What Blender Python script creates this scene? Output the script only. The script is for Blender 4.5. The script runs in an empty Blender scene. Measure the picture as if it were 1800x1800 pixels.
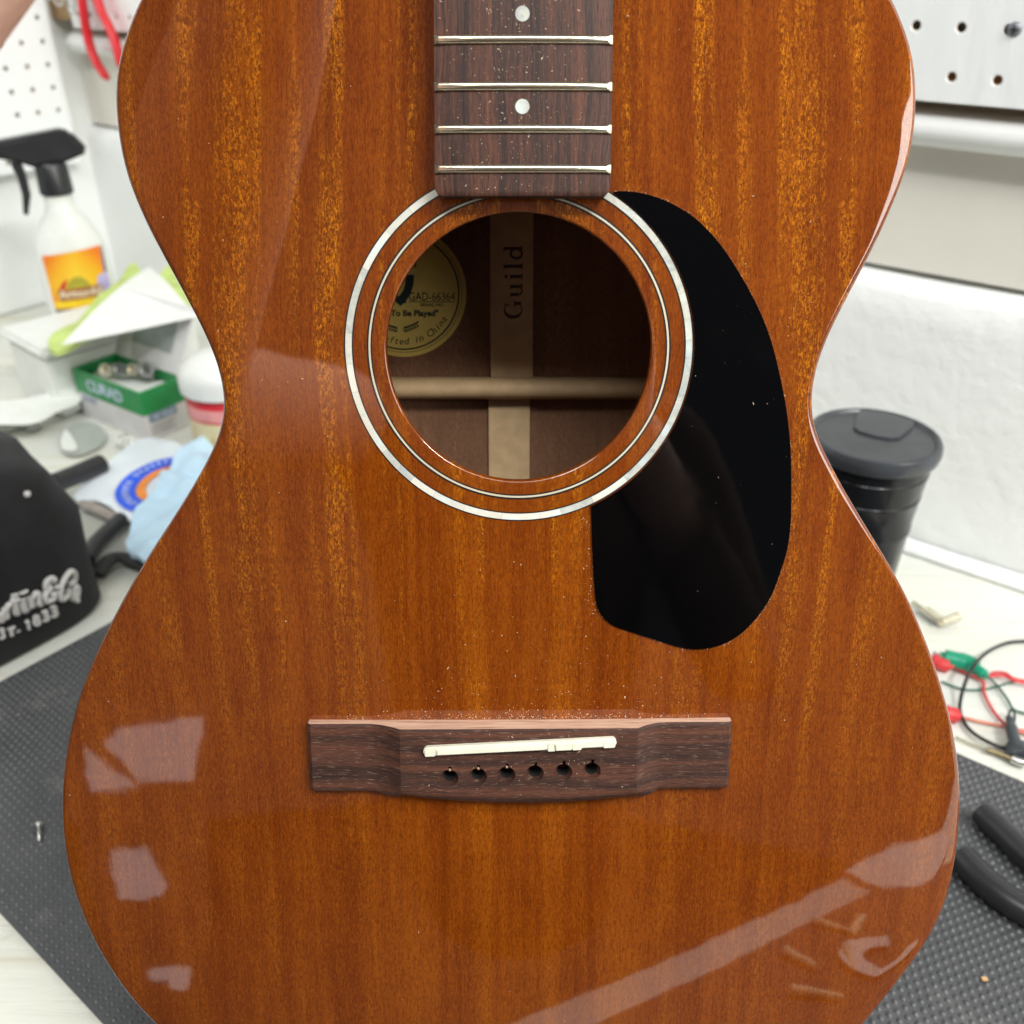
import bpy, bmesh, math, random
from mathutils import Vector, Matrix, noise
from mathutils.bvhtree import BVHTree

random.seed(7)
SC = bpy.context.scene
COL = SC.collection
rad = math.radians

# ------------------------------------------------------------------ camera
FPX = 1664.0                       # focal length in pixels of the 1800 px photograph
PITCH = rad(31); CAM = Vector((0, 0, .46))
RT = Vector((1, 0, 0)); UPV = Vector((0, math.sin(PITCH), math.cos(PITCH))); FW = Vector((0, math.cos(PITCH), -math.sin(PITCH)))
cam = bpy.data.cameras.new('camera'); cam_o = bpy.data.objects.new('camera', cam); COL.objects.link(cam_o)
cam.sensor_width = 36; cam.lens = 36 * FPX / 1800
cam.clip_start = .02; cam.clip_end = 60
cam_o.location = CAM; cam_o.rotation_euler = (rad(90) - PITCH, 0, 0)
cam.dof.use_dof = True; cam.dof.focus_distance = .338; cam.dof.aperture_fstop = 11.5
SC.camera = cam_o

# ------------------------------------------------------------------ light
W = bpy.data.worlds.new('World'); SC.world = W; W.use_nodes = True
W.node_tree.nodes['Background'].inputs[0].default_value = (.86, .93, 1, 1)
W.node_tree.nodes['Background'].inputs[1].default_value = .10
def area(name, loc, target, sx, sy, power, col):
    l = bpy.data.lights.new(name, 'AREA'); l.shape = 'RECTANGLE'; l.size = sx; l.size_y = sy; l.energy = power; l.color = col
    o = bpy.data.objects.new(name, l); COL.objects.link(o); o.location = loc
    o.rotation_euler = (Vector(target) - Vector(loc)).to_track_quat('-Z', 'Y').to_euler()
    return o
area('ceiling_lamp', (1.05, -.72, 2.0), (.05, .33, .2), 1.2, .16, 42, (1, .985, .94))
area('ceiling_lamp', (-.8, -.30, 2.0), (-.1, .5, .1), 1.2, .16, 16, (1, .99, .96))
area('overhead_fill', (.05, -1.0, 2.25), (0, .3, .2), 1.5, .4, 24, (.98, 1, .97))  # unseen soft fill, added for ceiling bounce and the soundhole interior
area('side_fill', (1.75, -1.05, 1.25), (.0, .33, .3), 1.3, .9, 26, (1, .98, .94))  # unseen fill added at the right to reach inside the soundhole
SC.view_settings.view_transform = 'Standard'
try: SC.view_settings.look = 'None'
except Exception: pass
SC.view_settings.exposure = .07; SC.view_settings.gamma = 1
SC.cycles.max_bounces = 8; SC.cycles.caustics_reflective = False; SC.cycles.caustics_refractive = False

# ------------------------------------------------------------------ frames and unprojection helpers
TH = rad(12.3)
GV = math.cos(TH) * UPV - math.sin(TH) * FW           # up the guitar top
GN = -math.cos(TH) * FW - math.sin(TH) * UPV          # out of the guitar top
G0 = CAM + .336 * FW
AN = rad(-38)
EA = Vector((math.cos(AN), math.sin(AN), 0)); EB = Vector((-math.sin(AN), math.cos(AN), 0)); EZ = Vector((0, 0, 1))
def abz(a, b, z=0.): return EA * a + EB * b + EZ * z
def ray(x, y): return RT * ((x - 900) / FPX) + UPV * ((900 - y) / FPX) + FW
def hit(x, y, p, n):
    d = ray(x, y); return CAM + d * ((p - CAM).dot(n) / d.dot(n))
def bz(x, y, z=0.): return hit(x, y, Vector((0, 0, z)), EZ)
RD = 3.5
def dome(u, v): return -((u - .002) ** 2 + (v + .04) ** 2) / (2 * RD)
def gp(x, y, h=0.):
    n = h
    for i in range(6):
        q = hit(x, y, G0 + GN * n, GN) - G0; u, v = q.x, q.dot(GV); n = h + dome(u, v)
    return u, v

# ------------------------------------------------------------------ node helpers
class NT:
    def __init__(s, name):
        s.m = bpy.data.materials.new(name); s.m.use_nodes = True; s.t = s.m.node_tree; s.n = s.t.nodes
        s.b = s.n['Principled BSDF']
    def put(s, sock, v):
        if isinstance(v, bpy.types.NodeSocket): s.t.links.new(v, sock)
        elif isinstance(v, (tuple, list)) and len(v) == 3 and sock.type == 'RGBA': sock.default_value = (*v, 1)
        else: sock.default_value = v
    def node(s, ty, out=0, props=None, **ins):
        nd = s.n.new(ty)
        for k, v in (props or {}).items(): setattr(nd, k, v)
        for k, v in ins.items():
            s.put(nd.inputs[int(k[1:])] if k[0] == 'i' and k[1:].isdigit() else nd.inputs[k.replace('_', ' ')], v)
        return nd.outputs[out]
    def math(s, op, a, b=0., clamp=False): return s.node('ShaderNodeMath', 0, dict(operation=op, use_clamp=clamp), i0=a, i1=b)
    def mix(s, f, a, b, mode='MIX'): return s.node('ShaderNodeMix', 2, dict(data_type='RGBA', blend_type=mode), i0=f, i6=a, i7=b)
    def coord(s, scale, kind=3, off=(0, 0, 0)):
        c = s.node('ShaderNodeTexCoord', kind)
        return s.node('ShaderNodeMapping', 0, None, i0=c, i1=off, i3=scale)
    def noise(s, vec, scale=1., detail=3., rough=.55, dist=0.): return s.node('ShaderNodeTexNoise', 0, None, Vector=vec, Scale=scale, Detail=detail, Roughness=rough, Distortion=dist)
    def ramp(s, f, stops):
        nd = s.n.new('ShaderNodeValToRGB'); s.put(nd.inputs[0], f); e = nd.color_ramp.elements
        while len(e) < len(stops): e.new(.5)
        for k, (p, c) in zip(e, stops): k.position = p; k.color = (*c, 1) if len(c) == 3 else c
        return nd.outputs[0]
    def step(s, f, lo, hi): return s.node('ShaderNodeMapRange', 0, dict(interpolation_type='SMOOTHSTEP'), i0=f, i1=lo, i2=hi)
    def set(s, **k):
        for a, v in k.items(): s.put(s.b.inputs[a.replace('_', ' ')], v)
        return s
    def bump(s, h, dist, strength=1., coat=False):
        o = s.node('ShaderNodeBump', 0, None, Height=h, Distance=dist, Strength=strength)
        s.put(s.b.inputs['Coat Normal' if coat else 'Normal'], o); return s

def plain(name, col, rough=.5, metal=0., var=.12, vscale=60., spec=.5, bump=0., bscale=300., coat=0., sheen=0.):
    t = NT(name); c = t.coord((1, 1, 1))
    nz = t.noise(c, vscale, 4)
    d = tuple(x * (1 - var) for x in col); l = tuple(min(1, x * (1 + var)) for x in col)
    t.set(Base_Color=t.mix(t.step(nz, .3, .7), d, l), Roughness=rough, Metallic=metal, Specular_IOR_Level=spec, Coat_Weight=coat, Sheen_Weight=sheen)
    if bump: t.bump(t.noise(c, bscale, 3), bump)
    return t.m

# ------------------------------------------------------------------ mesh helpers
def link(name, me, mat=None, parent=None, smooth=False, loc=None):
    o = bpy.data.objects.new(name, me); COL.objects.link(o)
    if mat is not None and not me.materials: me.materials.append(mat)
    if smooth:
        me.polygons.foreach_set('use_smooth', [True] * len(me.polygons))
        if smooth != 'all': me.set_sharp_from_angle(angle=rad(smooth if smooth is not True else 40))
    if parent: o.parent = parent
    if loc is not None: o.location = loc
    return o
def mesh(name, V, F, mat=None, parent=None, smooth=False, loc=None):
    me = bpy.data.meshes.new(name); me.from_pydata([tuple(v) for v in V], [], F); me.validate()
    bm = bmesh.new(); bm.from_mesh(me); bmesh.ops.recalc_face_normals(bm, faces=bm.faces); bm.to_mesh(me); bm.free()
    return link(name, me, mat, parent, smooth, loc)
class MB:
    def __init__(s): s.V = []; s.F = []
    def add(s, V, F):
        k = len(s.V); s.V += [Vector(v) for v in V]; s.F += [[i + k for i in f] for f in F]; return s
    def box(s, lo, hi, M=None):
        P = [Vector((x, y, z)) for x in (lo[0], hi[0]) for y in (lo[1], hi[1]) for z in (lo[2], hi[2])]
        if M: P = [M @ p for p in P]
        return s.add(P, [(0, 1, 3, 2), (4, 6, 7, 5), (0, 4, 5, 1), (2, 3, 7, 6), (0, 2, 6, 4), (1, 5, 7, 3)])
    def tube(s, pts, r, n=10, cap=True, flat=1., up=None):
        pts = [Vector(p) for p in pts]; k = len(pts); R = r if isinstance(r, (list, tuple)) else [r] * k
        V = []; F = []; prev = None
        for i, p in enumerate(pts):
            t = (pts[min(i + 1, k - 1)] - pts[max(i - 1, 0)]).normalized()
            if prev is None:
                a = (up or (EZ if abs(t.z) < .9 else RT)); x = t.cross(a).normalized()
            else: x = (prev - t * prev.dot(t)).normalized()
            prev = x; y = t.cross(x)
            V += [p + (x * math.cos(q) + y * math.sin(q) * flat) * R[i] for q in [2 * math.pi * j / n for j in range(n)]]
        for i in range(k - 1):
            for j in range(n): F.append((i * n + j, i * n + (j + 1) % n, (i + 1) * n + (j + 1) % n, (i + 1) * n + j))
        if cap: F += [tuple(range(n))[::-1], tuple(range((k - 1) * n, k * n))]
        return s.add(V, F)
    def lathe(s, prof, n=32, o=(0, 0, 0), M=None):
        V = []; F = []; k = len(prof); o = Vector(o)
        for r, z in prof: V += [o + Vector((r * math.cos(2 * math.pi * j / n), r * math.sin(2 * math.pi * j / n), z)) for j in range(n)]
        if M: V = [M @ v for v in V]
        for i in range(k - 1):
            for j in range(n): F.append((i * n + j, i * n + (j + 1) % n, (i + 1) * n + (j + 1) % n, (i + 1) * n + j))
        if prof[0][0] > 1e-6: F.append(tuple(range(n))[::-1])
        if prof[-1][0] > 1e-6: F.append(tuple(range((k - 1) * n, k * n)))
        return s.add(V, F)
    def prism(s, poly, z0, z1, M=None):
        k = len(poly); V = [Vector((x, y, z0)) for x, y in poly] + [Vector((x, y, z1)) for x, y in poly]
        if M: V = [M @ v for v in V]
        return s.add(V, [tuple(range(k))[::-1], tuple(range(k, 2 * k))] + [(i, (i + 1) % k, k + (i + 1) % k, k + i) for i in range(k)])
    def build(s, name, mat=None, parent=None, smooth=False, loc=None, weld=0, bevel=0, seg=2):
        me = bpy.data.meshes.new(name); me.from_pydata([tuple(v) for v in s.V], [], s.F); me.validate()
        bm = bmesh.new(); bm.from_mesh(me)
        if weld: bmesh.ops.remove_doubles(bm, verts=bm.verts, dist=weld)
        bmesh.ops.recalc_face_normals(bm, faces=bm.faces)
        if bevel:
            ed = [e for e in bm.edges if len(e.link_faces) == 2 and e.calc_face_angle(0) > .6]
            bmesh.ops.bevel(bm, geom=ed, offset=bevel, segments=seg, affect='EDGES', clamp_overlap=True)
        bm.to_mesh(me); bm.free()
        return link(name, me, mat, parent, smooth, loc)
def spline(P, n=8, closed=False):
    P = [Vector(p) for p in P]; k = len(P); out = []
    for i in range(k if closed else k - 1):
        g = lambda j: P[j % k] if closed else P[min(max(j, 0), k - 1)]
        a, b, c, d = g(i - 1), g(i), g(i + 1), g(i + 2)
        for j in range(n):
            t = j / n
            out.append(.5 * ((2 * b) + (c - a) * t + (2 * a - 5 * b + 4 * c - d) * t * t + (3 * b - a - 3 * c + d) * t ** 3))
    if not closed: out.append(P[-1])
    return out
def tag(o, label=None, cat=None, group=None, kind=None):
    for k, v in (('label', label), ('category', cat), ('group', group), ('kind', kind)):
        if v: o[k] = v
    return o
def thing(name, label, cat, M=None, group=None):
    o = bpy.data.objects.new(name, None); COL.objects.link(o); o.empty_display_size = .02
    if M is not None: o.matrix_world = M
    return tag(o, label, cat, group)
def frame(o, x, y, z):
    M = Matrix.Identity(4)
    for i, c in enumerate((x, y, z, o)):
        for j in range(3): M[j][i] = c[j]
    return M
def text(s, size, M, mat, parent, name='lettering', extrude=.0001, shear=0., space=1., bold=0., align='CENTER'):
    cu = bpy.data.curves.new(name, 'FONT'); cu.body = s; cu.size = size; cu.shear = shear; cu.extrude = extrude
    cu.align_x = align; cu.align_y = 'CENTER'; cu.space_character = space; cu.offset = bold; cu.resolution_u = 3
    t = bpy.data.objects.new('t', cu); COL.objects.link(t)
    me = bpy.data.meshes.new_from_object(t.evaluated_get(bpy.context.evaluated_depsgraph_get()))
    bpy.data.objects.remove(t); me.transform(M); me.name = name
    return link(name, me, mat, parent)
BASEM = frame(abz(0, 0), EA, EB, EZ)              # the bench frame: a along the wall, b towards it, z up

# ------------------------------------------------------------------ materials
def m_mahogany(name, gloss=True, lo=(.076, .0105, .0012), mid=(.174, .0350, .0029), hi=(.30, .077, .0046), fleck=(.64, .215, .007), book=True, dim=1.):
    t = NT(name)
    c = t.coord((1000, 1000, 1000)); s = t.node('ShaderNodeSeparateXYZ', 0, None, i0=c); sep = s.node
    x, y, z = sep.outputs
    xx = t.math('SUBTRACT', x, 2.2)
    ub = t.math('ABSOLUTE', xx) if book else xx
    low = t.noise(t.node('ShaderNodeCombineXYZ', 0, None, i0=t.math('MULTIPLY', ub, .006), i1=t.math('MULTIPLY', y, .0045), i2=.3), 1, 2)
    low2 = t.noise(t.node('ShaderNodeCombineXYZ', 0, None, i0=t.math('MULTIPLY', xx, .02), i1=t.math('MULTIPLY', y, .010), i2=4.3), 1, 2)
    w = t.math('ADD', t.math('MULTIPLY', low, 14.), t.math('MULTIPLY', low2, 4.))
    u = t.math('ADD', ub, w)
    def nz(sx, sy, k, det=3, r=.55, d=0., uu=u): return t.noise(t.node('ShaderNodeCombineXYZ', 0, None, i0=t.math('MULTIPLY', uu, sx), i1=t.math('MULTIPLY', y, sy), i2=k), 1, det, r, d)
    tone = t.math('ADD', t.math('MULTIPLY', nz(.060, .0020, 0, 3, .6), .62), t.math('ADD', t.math('MULTIPLY', nz(.35, .008, 9, 2), .28), t.math('MULTIPLY', nz(.10, .030, 7, 3, .6, .4, xx), .30)))
    col = t.ramp(tone, [(.34, tuple(a * .80 + b * .20 for a, b in zip(lo, mid))), (.56, mid), (.88, hi)])
    # ribbon figure: golden bands broken into short dark dashes, strongest towards the upper bout
    up = t.step(t.math('ADD', y, t.math('MULTIPLY', low2, 160.)), -60, 190)
    rb = t.step(nz(.060, .0007, 13, 3, .55), .465, .575)
    patchy = t.step(nz(.14, .014, 41, 3), .34, .60)
    rib = t.math('MULTIPLY', t.math('MULTIPLY', rb, patchy), t.math('ADD', .16, t.math('MULTIPLY', up, .84)))
    col = t.mix(t.math('MULTIPLY', rib, .17), col, fleck)
    dash = t.step(nz(1.30, .52, 17, 3, .6, 1.0), .46, .60)
    glint = t.step(nz(1.15, .46, 23, 3, .55, 1.2), .49, .60)
    glint2 = t.step(nz(1.9, .42, 27, 2, .5, .6, xx), .50, .66)
    col = t.mix(t.math('MULTIPLY', glint, t.math('MULTIPLY', rib, .80)), col, fleck)
    col = t.mix(t.math('MULTIPLY', glint2, .34), col, hi)
    col = t.mix(t.math('MULTIPLY', dash, t.math('ADD', .36, t.math('MULTIPLY', rib, .34))), col, lo)
    # fine fibres and pores
    fib = t.step(nz(2.8, .075, 5, 3, .65, 0, xx), .48, .70)
    col = t.mix(t.math('MULTIPLY', fib, .46), col, lo)
    pore = t.math('MULTIPLY', t.step(nz(3.0, .20, 31, 2, .5, 0, xx), .56, .72), .45)
    col = t.mix(pore, col, tuple(k * .55 for k in lo))
    if dim != 1: col = t.mix(1., col, (dim, dim, dim), 'MULTIPLY')
    t.set(Base_Color=col, Roughness=.5 if gloss else .6, Specular_IOR_Level=0. if gloss else .2)
    if gloss:
        t.set(Coat_Weight=1., Coat_Roughness=.036, Coat_IOR=1.74)
        t.bump(t.noise(t.coord((1, 1, 1)), 42, 2), .00006, 1., True)
    return t.m
def m_rosewood(name, along='y', tint=1.):
    t = NT(name); c = t.coord((1000, 1000, 1000)); x, y, z = t.node('ShaderNodeSeparateXYZ', 0, None, i0=c).node.outputs
    u, l = (x, y) if along == 'y' else (y, x)
    wv = t.math('MULTIPLY', t.noise(t.node('ShaderNodeCombineXYZ', 0, None, i0=t.math('MULTIPLY', l, .02), i1=t.math('MULTIPLY', u, .06)), 1, 2), 5.)
    u = t.math('ADD', u, wv)
    def nz(sx, sy, k, det=3, r=.6, d=0.): return t.noise(t.node('ShaderNodeCombineXYZ', 0, None, i0=t.math('MULTIPLY', u, sx), i1=t.math('MULTIPLY', l, sy), i2=k), 1, det, r, d)
    v = t.math('ADD', t.math('MULTIPLY', nz(.22, .004, 0), .75), t.math('ADD', t.math('MULTIPLY', nz(1.1, .02, 3), .5), t.math('MULTIPLY', nz(3.4, .26, 6), .48)))
    v = t.math('ADD', t.math('MULTIPLY', t.math('SUBTRACT', v, .365), 1. if along == 'y' else .72), 0. if along == 'y' else .145)
    k = tint
    col = t.ramp(v, [(.30, (.026 * k, .016 * k, .016 * k)), (.47, (.080 * k, .040 * k, .031 * k)), (.60, (.175 * k, .068 * k, .042 * k)), (.76, (.285 * k, .108 * k, .056 * k))])
    pore = t.math('MULTIPLY', t.step(nz(2.6, .20, 11, 2), .59, .70), .62 if along == 'x' else .8)
    col = t.mix(pore, col, (.26, .17, .125) if along == 'x' else (.012, .009, .009))
    t.set(Base_Color=col, Roughness=.5, Specular_IOR_Level=.28); t.bump(nz(2.4, .12, 11, 2), .00012)
    return t.m
M_TOP = m_mahogany('gloss_mahogany')
M_SIDE = m_mahogany('gloss_mahogany_side', lo=(.05, .012, .004), mid=(.11, .028, .007), hi=(.17, .05, .012), fleck=(.2, .07, .015), book=False)
M_IN = m_mahogany('bare_mahogany_inside', gloss=False, lo=(.12, .056, .030), mid=(.20, .098, .054), hi=(.28, .14, .078), fleck=(.29, .145, .085), book=False)
M_FB = m_rosewood('rosewood_fretboard', 'y', .52)
M_BR = m_rosewood('rosewood_bridge', 'x', .60)
t = NT('pale_rosewood'); c = t.coord((60, 900, 900)); g_ = t.noise(c, 1, 4, .65)
t.set(Base_Color=t.ramp(g_, [(.3, (.36, .20, .135)), (.5, (.56, .36, .26)), (.72, (.70, .50, .38))]), Roughness=.75); M_BR_PALE = t.m  # paler rosewood for the bridge's upper side face
M_SPR = plain('pale_spruce', (.56, .38, .205), .6, var=.09, vscale=160)
M_FRET = plain('nickel_fret_wire', (.78, .74, .58), .24, 1., .05)
M_BONE = plain('bone_saddle', (.74, .73, .60), .35, var=.05)
M_BORE_SHADE = plain('shaded_bore', (.006, .004, .004), .9)  # near-black colour painting the shade deep inside the pin holes
M_CRUMB = plain('tan_crumb', (.42, .30, .18), .7)
M_BLACKLINE = plain('black_purfling', (.012, .011, .010), .3, coat=1.)
M_WHITELINE = plain('cream_purfling', (.56, .51, .39), .3, coat=1., var=.05)
def m_pearl():
    t = NT('mother_of_pearl'); c = t.coord((1, 1, 1))
    r = t.node('ShaderNodeObjectInfo', 5)
    nz = t.noise(c, 260, 3, .6, 1.); n2 = t.noise(c, 90, 2)
    col = t.ramp(t.math('ADD', t.math('MULTIPLY', nz, .6), t.math('MULTIPLY', r, .45)), [(.25, (.36, .39, .38)), (.5, (.58, .58, .50)), (.75, (.70, .69, .61))])
    col = t.mix(t.math('MULTIPLY', t.step(n2, .5, .7), .35), col, (.62, .80, .86))
    t.set(Base_Color=col, Roughness=.25, Coat_Weight=1., Coat_Roughness=.03, Specular_IOR_Level=.8); return t.m
M_PEARL = m_pearl()
def m_guard():
    t = NT('black_gloss_pickguard'); c = t.coord((1, 1, 1))
    t.set(Base_Color=(.0012, .0012, .0015), Roughness=.05, Specular_IOR_Level=.28)
    sm = t.noise(c, 26, 4, .6); sc_ = t.noise(t.node('ShaderNodeMapping', 0, None, i0=c, i2=(0, 0, .6), i3=(2200, 40, 1)), 1, 2)
    t.set(Roughness=t.math('ADD', .03, t.math('ADD', t.math('MULTIPLY', t.step(sm, .45, .75), .12), t.math('MULTIPLY', t.step(sc_, .70, .78), .15))))
    t.bump(t.noise(c, 30, 2), .00005); return t.m
M_GUARD = m_guard()
def m_bench():
    t = NT('white_painted_bench'); c = t.coord((1, 1, 1))
    st = t.noise(t.node('ShaderNodeMapping', 0, None, i0=c, i3=(3., 60, 1)), 1, 4, .65, .8)
    sp = t.noise(c, 45, 4, .6); dr = t.noise(c, 9, 3)
    col = t.mix(t.step(dr, .35, .7), (.72, .72, .64), (.68, .70, .66))
    col = t.mix(t.math('MULTIPLY', t.step(st, .56, .70), .5), col, (.50, .46, .30))
    col = t.mix(t.math('MULTIPLY', t.step(sp, .66, .74), .5), col, (.50, .47, .36))
    t.set(Base_Color=col, Roughness=.45); t.bump(t.math('ADD', st, t.math('MULTIPLY', sp, .5)), .0022); return t.m
M_BENCH = m_bench()
def m_wall(name, col, lump=.0025, sc=38):
    t = NT(name); c = t.coord((1, 1, 1))
    a = t.noise(c, sc, 5, .6); d = t.noise(c, 6, 3)
    t.set(Base_Color=t.mix(t.step(d, .3, .75), tuple(k * .94 for k in col), col), Roughness=.55)
    t.bump(a, lump); return t.m
M_WALL = m_wall('white_plaster', (.86, .88, .87), .0017, 52)
M_WALLUP = m_wall('cream_painted_wall', (.80, .775, .70), .0008, 24)
M_TRIM = m_wall('white_gloss_trim', (.86, .88, .87), .0006, 30)
def m_peg():
    t = NT('white_painted_pegboard'); c = t.coord((1, 1, 1)); a = t.noise(t.node('ShaderNodeMapping', 0, None, i0=c, i3=(1, 1, .35)), 70, 4)
    t.set(Base_Color=t.mix(t.step(t.noise(c, 8, 3), .3, .7), (.84, .87, .87), (.88, .90, .90)), Roughness=.4); t.bump(a, .0008); return t.m
M_PEG = m_peg()
M_HARD = plain('brown_hardboard_core', (.40, .26, .13), .8)
def m_mat():
    t = NT('charcoal_rubber'); c = t.coord((1, 1, 1)); a = t.noise(c, 400, 2); d = t.noise(c, 14, 4)
    col = t.mix(t.step(d, .4, .75), (.066, .069, .074), (.092, .095, .100))
    dm = t.noise(c, 22, 5, .7); col = t.mix(t.math('MULTIPLY', t.step(dm, .56, .74), .35), col, (.24, .235, .22))
    t.set(Base_Color=col, Roughness=.38, Specular_IOR_Level=.48); t.bump(a, .0003); return t.m
M_MAT = m_mat()
M_BLKPL = plain('black_plastic', (.022, .023, .025), .34, var=.1)
M_CAP = plain('black_fabric', (.014, .014, .016), .85, var=.35, vscale=35, bump=.0008, bscale=700, sheen=.05)
M_THREAD = plain('silver_embroidery', (.80, .79, .77), .55, var=.1, vscale=900, bump=.0004, bscale=1600)
M_WHITEPL = plain('white_plastic', (.78, .80, .77), .35, var=.03)
M_PAPER = plain('white_paper', (.80, .82, .79), .7, var=.03)
M_GREENCLOTH = plain('lime_microfibre', (.55, .68, .22), .95, var=.12, vscale=30, bump=.0008, bscale=900)
M_CARD = plain('white_card', (.70, .69, .69), .55, var=.05)
M_GREEN = plain('green_print', (.015, .26, .07), .4, var=.1)
M_RED = plain('red_plastic', (.62, .02, .03), .35, var=.1)
M_STEEL = plain('bright_steel', (.62, .62, .60), .28, 1.)
M_BRASS = plain('brass', (.86, .80, .64), .34, 1.)
M_TAN = plain('cream_tin', (.72, .60, .34), .5, var=.06)
M_GOLDINK = plain('gold_ink', (.52, .38, .14), .4)
M_BLUECLOTH = plain('pale_blue_fabric', (.48, .66, .80), .8, var=.06, vscale=25, bump=.0015, bscale=60)
M_BAG = plain('pale_plastic_bag', (.74, .80, .86), .3, var=.05, vscale=20, bump=.002, bscale=50)
M_INK = plain('black_ink', (.012, .016, .014), .6)
M_BROWNINK = plain('brown_stamp_ink', (.075, .038, .022), .7)
M_GOLDLBL = plain('old_gold_label', (.74, .54, .13), .5, var=.08)
M_SKIN = None

# ================================================================== THE SETTING
# bench top with a rounded front nosing
mb = MB()
FRONT = .046; WA = -1.388; WB = .77; REND = 1.5
prof = [(WB + .05, -.04), (FRONT, -.04), (FRONT, -.006), (FRONT + .002, -.002), (FRONT + .006, 0), (WB + .05, 0)]
V = [abz(a, b, z) for a in (WA - .03, REND) for b, z in prof]; k = len(prof)
mb.add(V, [tuple(range(k)), tuple(range(k, 2 * k))[::-1]] + [(i, (i + 1) % k, k + (i + 1) % k, k + i) for i in range(k)])
bench = mb.build('workbench_top', M_BENCH); tag(bench, kind='structure')
fl = MB().add([abz(-3, -4, -.9), abz(3, -4, -.9), abz(3, 1, -.9), abz(-3, 1, -.9)], [(0, 1, 2, 3)]).build('floor', plain('grey_floor', (.10, .095, .09), .7)); tag(fl, kind='structure')
# thick lower masonry wall with its worn ledge, from the left corner to the right
def ext(name, prof, a0, a1, mat, n=1, wob=0., smooth=False):
    V = []; k = len(prof)
    for i in range(n + 1):
        a = a0 + (a1 - a0) * i / n
        for b, z in prof:
            o = noise.noise(Vector((a * 9, z * 14, b * 3))) * wob
            V.append(abz(a, b + o * .6, z + (o if z > .005 else 0)))
    F = [tuple(range(k)), tuple(range(n * k, n * k + k))[::-1]]
    for i in range(n): F += [(i * k + j, i * k + (j + 1) % k, (i + 1) * k + (j + 1) % k, (i + 1) * k + j) for j in range(k)]
    o = mesh(name, V, F, mat, None, smooth); return o
w = ext('wall', [(WB, .004), (WB, .10), (WB, .20), (WB + .001, .219), (WB + .006, .227), (WB + .014, .231), (WB + .06, .234), (WB + .2, .2345), (WB + .2, .004)], WA - .02, REND, M_WALL, 90, .004, 35); tag(w, kind='structure')
w = ext('wall', [(WB + .014, .2365), (WB + .014, 1.4), (WB + .2, 1.4), (WB + .2, .238)], WA - .02, REND, M_WALLUP); tag(w, kind='structure')
w = ext('skirting_bead', [(WB - .012, .002), (WB - .011, .005), (WB - .007, .008), (WB - .003, .009), (WB - .003, .002)], WA + .02, REND, M_WALL, 110, .0055, 40); tag(w, kind='structure')
w = ext('wall_moulding', [(WB + .004 - .018 * math.sin(math.pi * i / 10), .3445 - .0135 * math.cos(math.pi * i / 10)) for i in range(11)] + [(WB + .03, .358), (WB + .03, .331)], WA + .03, REND, M_TRIM, 50, .0012, 60); tag(w, kind='structure')
# left wall
V = [abz(WA, b, z) for b, z in ((-.6, .002), (WB + .16, .002), (WB + .16, 1.4), (-.6, 1.4))] + [abz(WA - .1, b, z) for b, z in ((-.6, .002), (WB + .16, .002), (WB + .16, 1.4), (-.6, 1.4))]
w = mesh('wall', V, [(0, 1, 2, 3), (7, 6, 5, 4), (0, 4, 5, 1), (1, 5, 6, 2), (2, 6, 7, 3), (3, 7, 4, 0)], M_WALL); tag(w, kind='structure')

# pegboards: grids of cells, each with a real round hole
def pegboard(name, label, n0, n1, m0, m1, at, step=.030, thick=.005, hr=.0031, edges=(.012, .012, .012, .012)):
    """cells n0..n1 by m0..m1; at(i, j, d) gives the point at grid coordinates i, j and depth d"""
    V = []; F = []; HF = []
    N = 16
    def vid(i, j, d): V.append(at(i, j, d)); return len(V) - 1
    for i in range(n0, n1):
        for j in range(m0, m1):
            sq = []
            for q in range(N):
                an = 2 * math.pi * q / N + math.pi / 4; cx, cy = math.cos(an), math.sin(an); m = max(abs(cx), abs(cy))
                sq.append((i + .5 * cx / m, j + .5 * cy / m, i + hr / step * cx, j + hr / step * cy))
            a = [vid(s[0], s[1], 0) for s in sq]; r_ = [vid(i + (s[2] - i) * 1.22, j + (s[3] - j) * 1.22, 0) for s in sq]; b = [vid(s[2], s[3], .0006) for s in sq]; c = [vid(s[2], s[3], thick) for s in sq]
            for q in range(N):
                r = (q + 1) % N
                F.append((a[q], a[r], r_[r], r_[q])); HF.append(0)
                F.append((r_[q], r_[r], b[r], b[q])); HF.append(0)
                F.append((b[q], b[r], c[r], c[q])); HF.append(1)
    e = edges; x0, x1, y0, y1 = n0 - .5, n1 - .5, m0 - .5, m1 - .5
    bx = [vid(x, y, d) for d in (0, thick) for x, y in ((x0, y0), (x1, y0), (x1, y1), (x0, y1))]
    for q in range(4): F.append((bx[q], bx[(q + 1) % 4], bx[4 + (q + 1) % 4], bx[4 + q])); HF.append(1)
    me = bpy.data.meshes.new(name); me.from_pydata([tuple(v) for v in V], [], F)
    me.materials.append(M_PEG); me.materials.append(M_HARD)
    me.polygons.foreach_set('material_index', HF)
    return me
def thing_mesh(name, me, label, cat, parent=None):
    o = link(name, me, None, parent); return tag(o, label, cat)
PB = .752
me = pegboard('pegboard', '', -36, 22, 0, 12, lambda i, j, d: abz(-.2315 + .0300 * i - .00075 * j + .0, PB + d, .3805 + .0305 * j if j > -.45 else .3642))
pegR = thing_mesh('pegboard', me, 'long white pegboard on the back wall with a grey screw beside its holes', 'pegboard')
me = pegboard('pegboard', '', -18, 2, -4, 12, lambda i, j, d: abz(WA + .022 - d, .697 + .0293 * i, .3185 + .0285 * j))
pegL = thing_mesh('pegboard', me, 'small-holed white pegboard above the spray bottle by the corner', 'pegboard')
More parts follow.
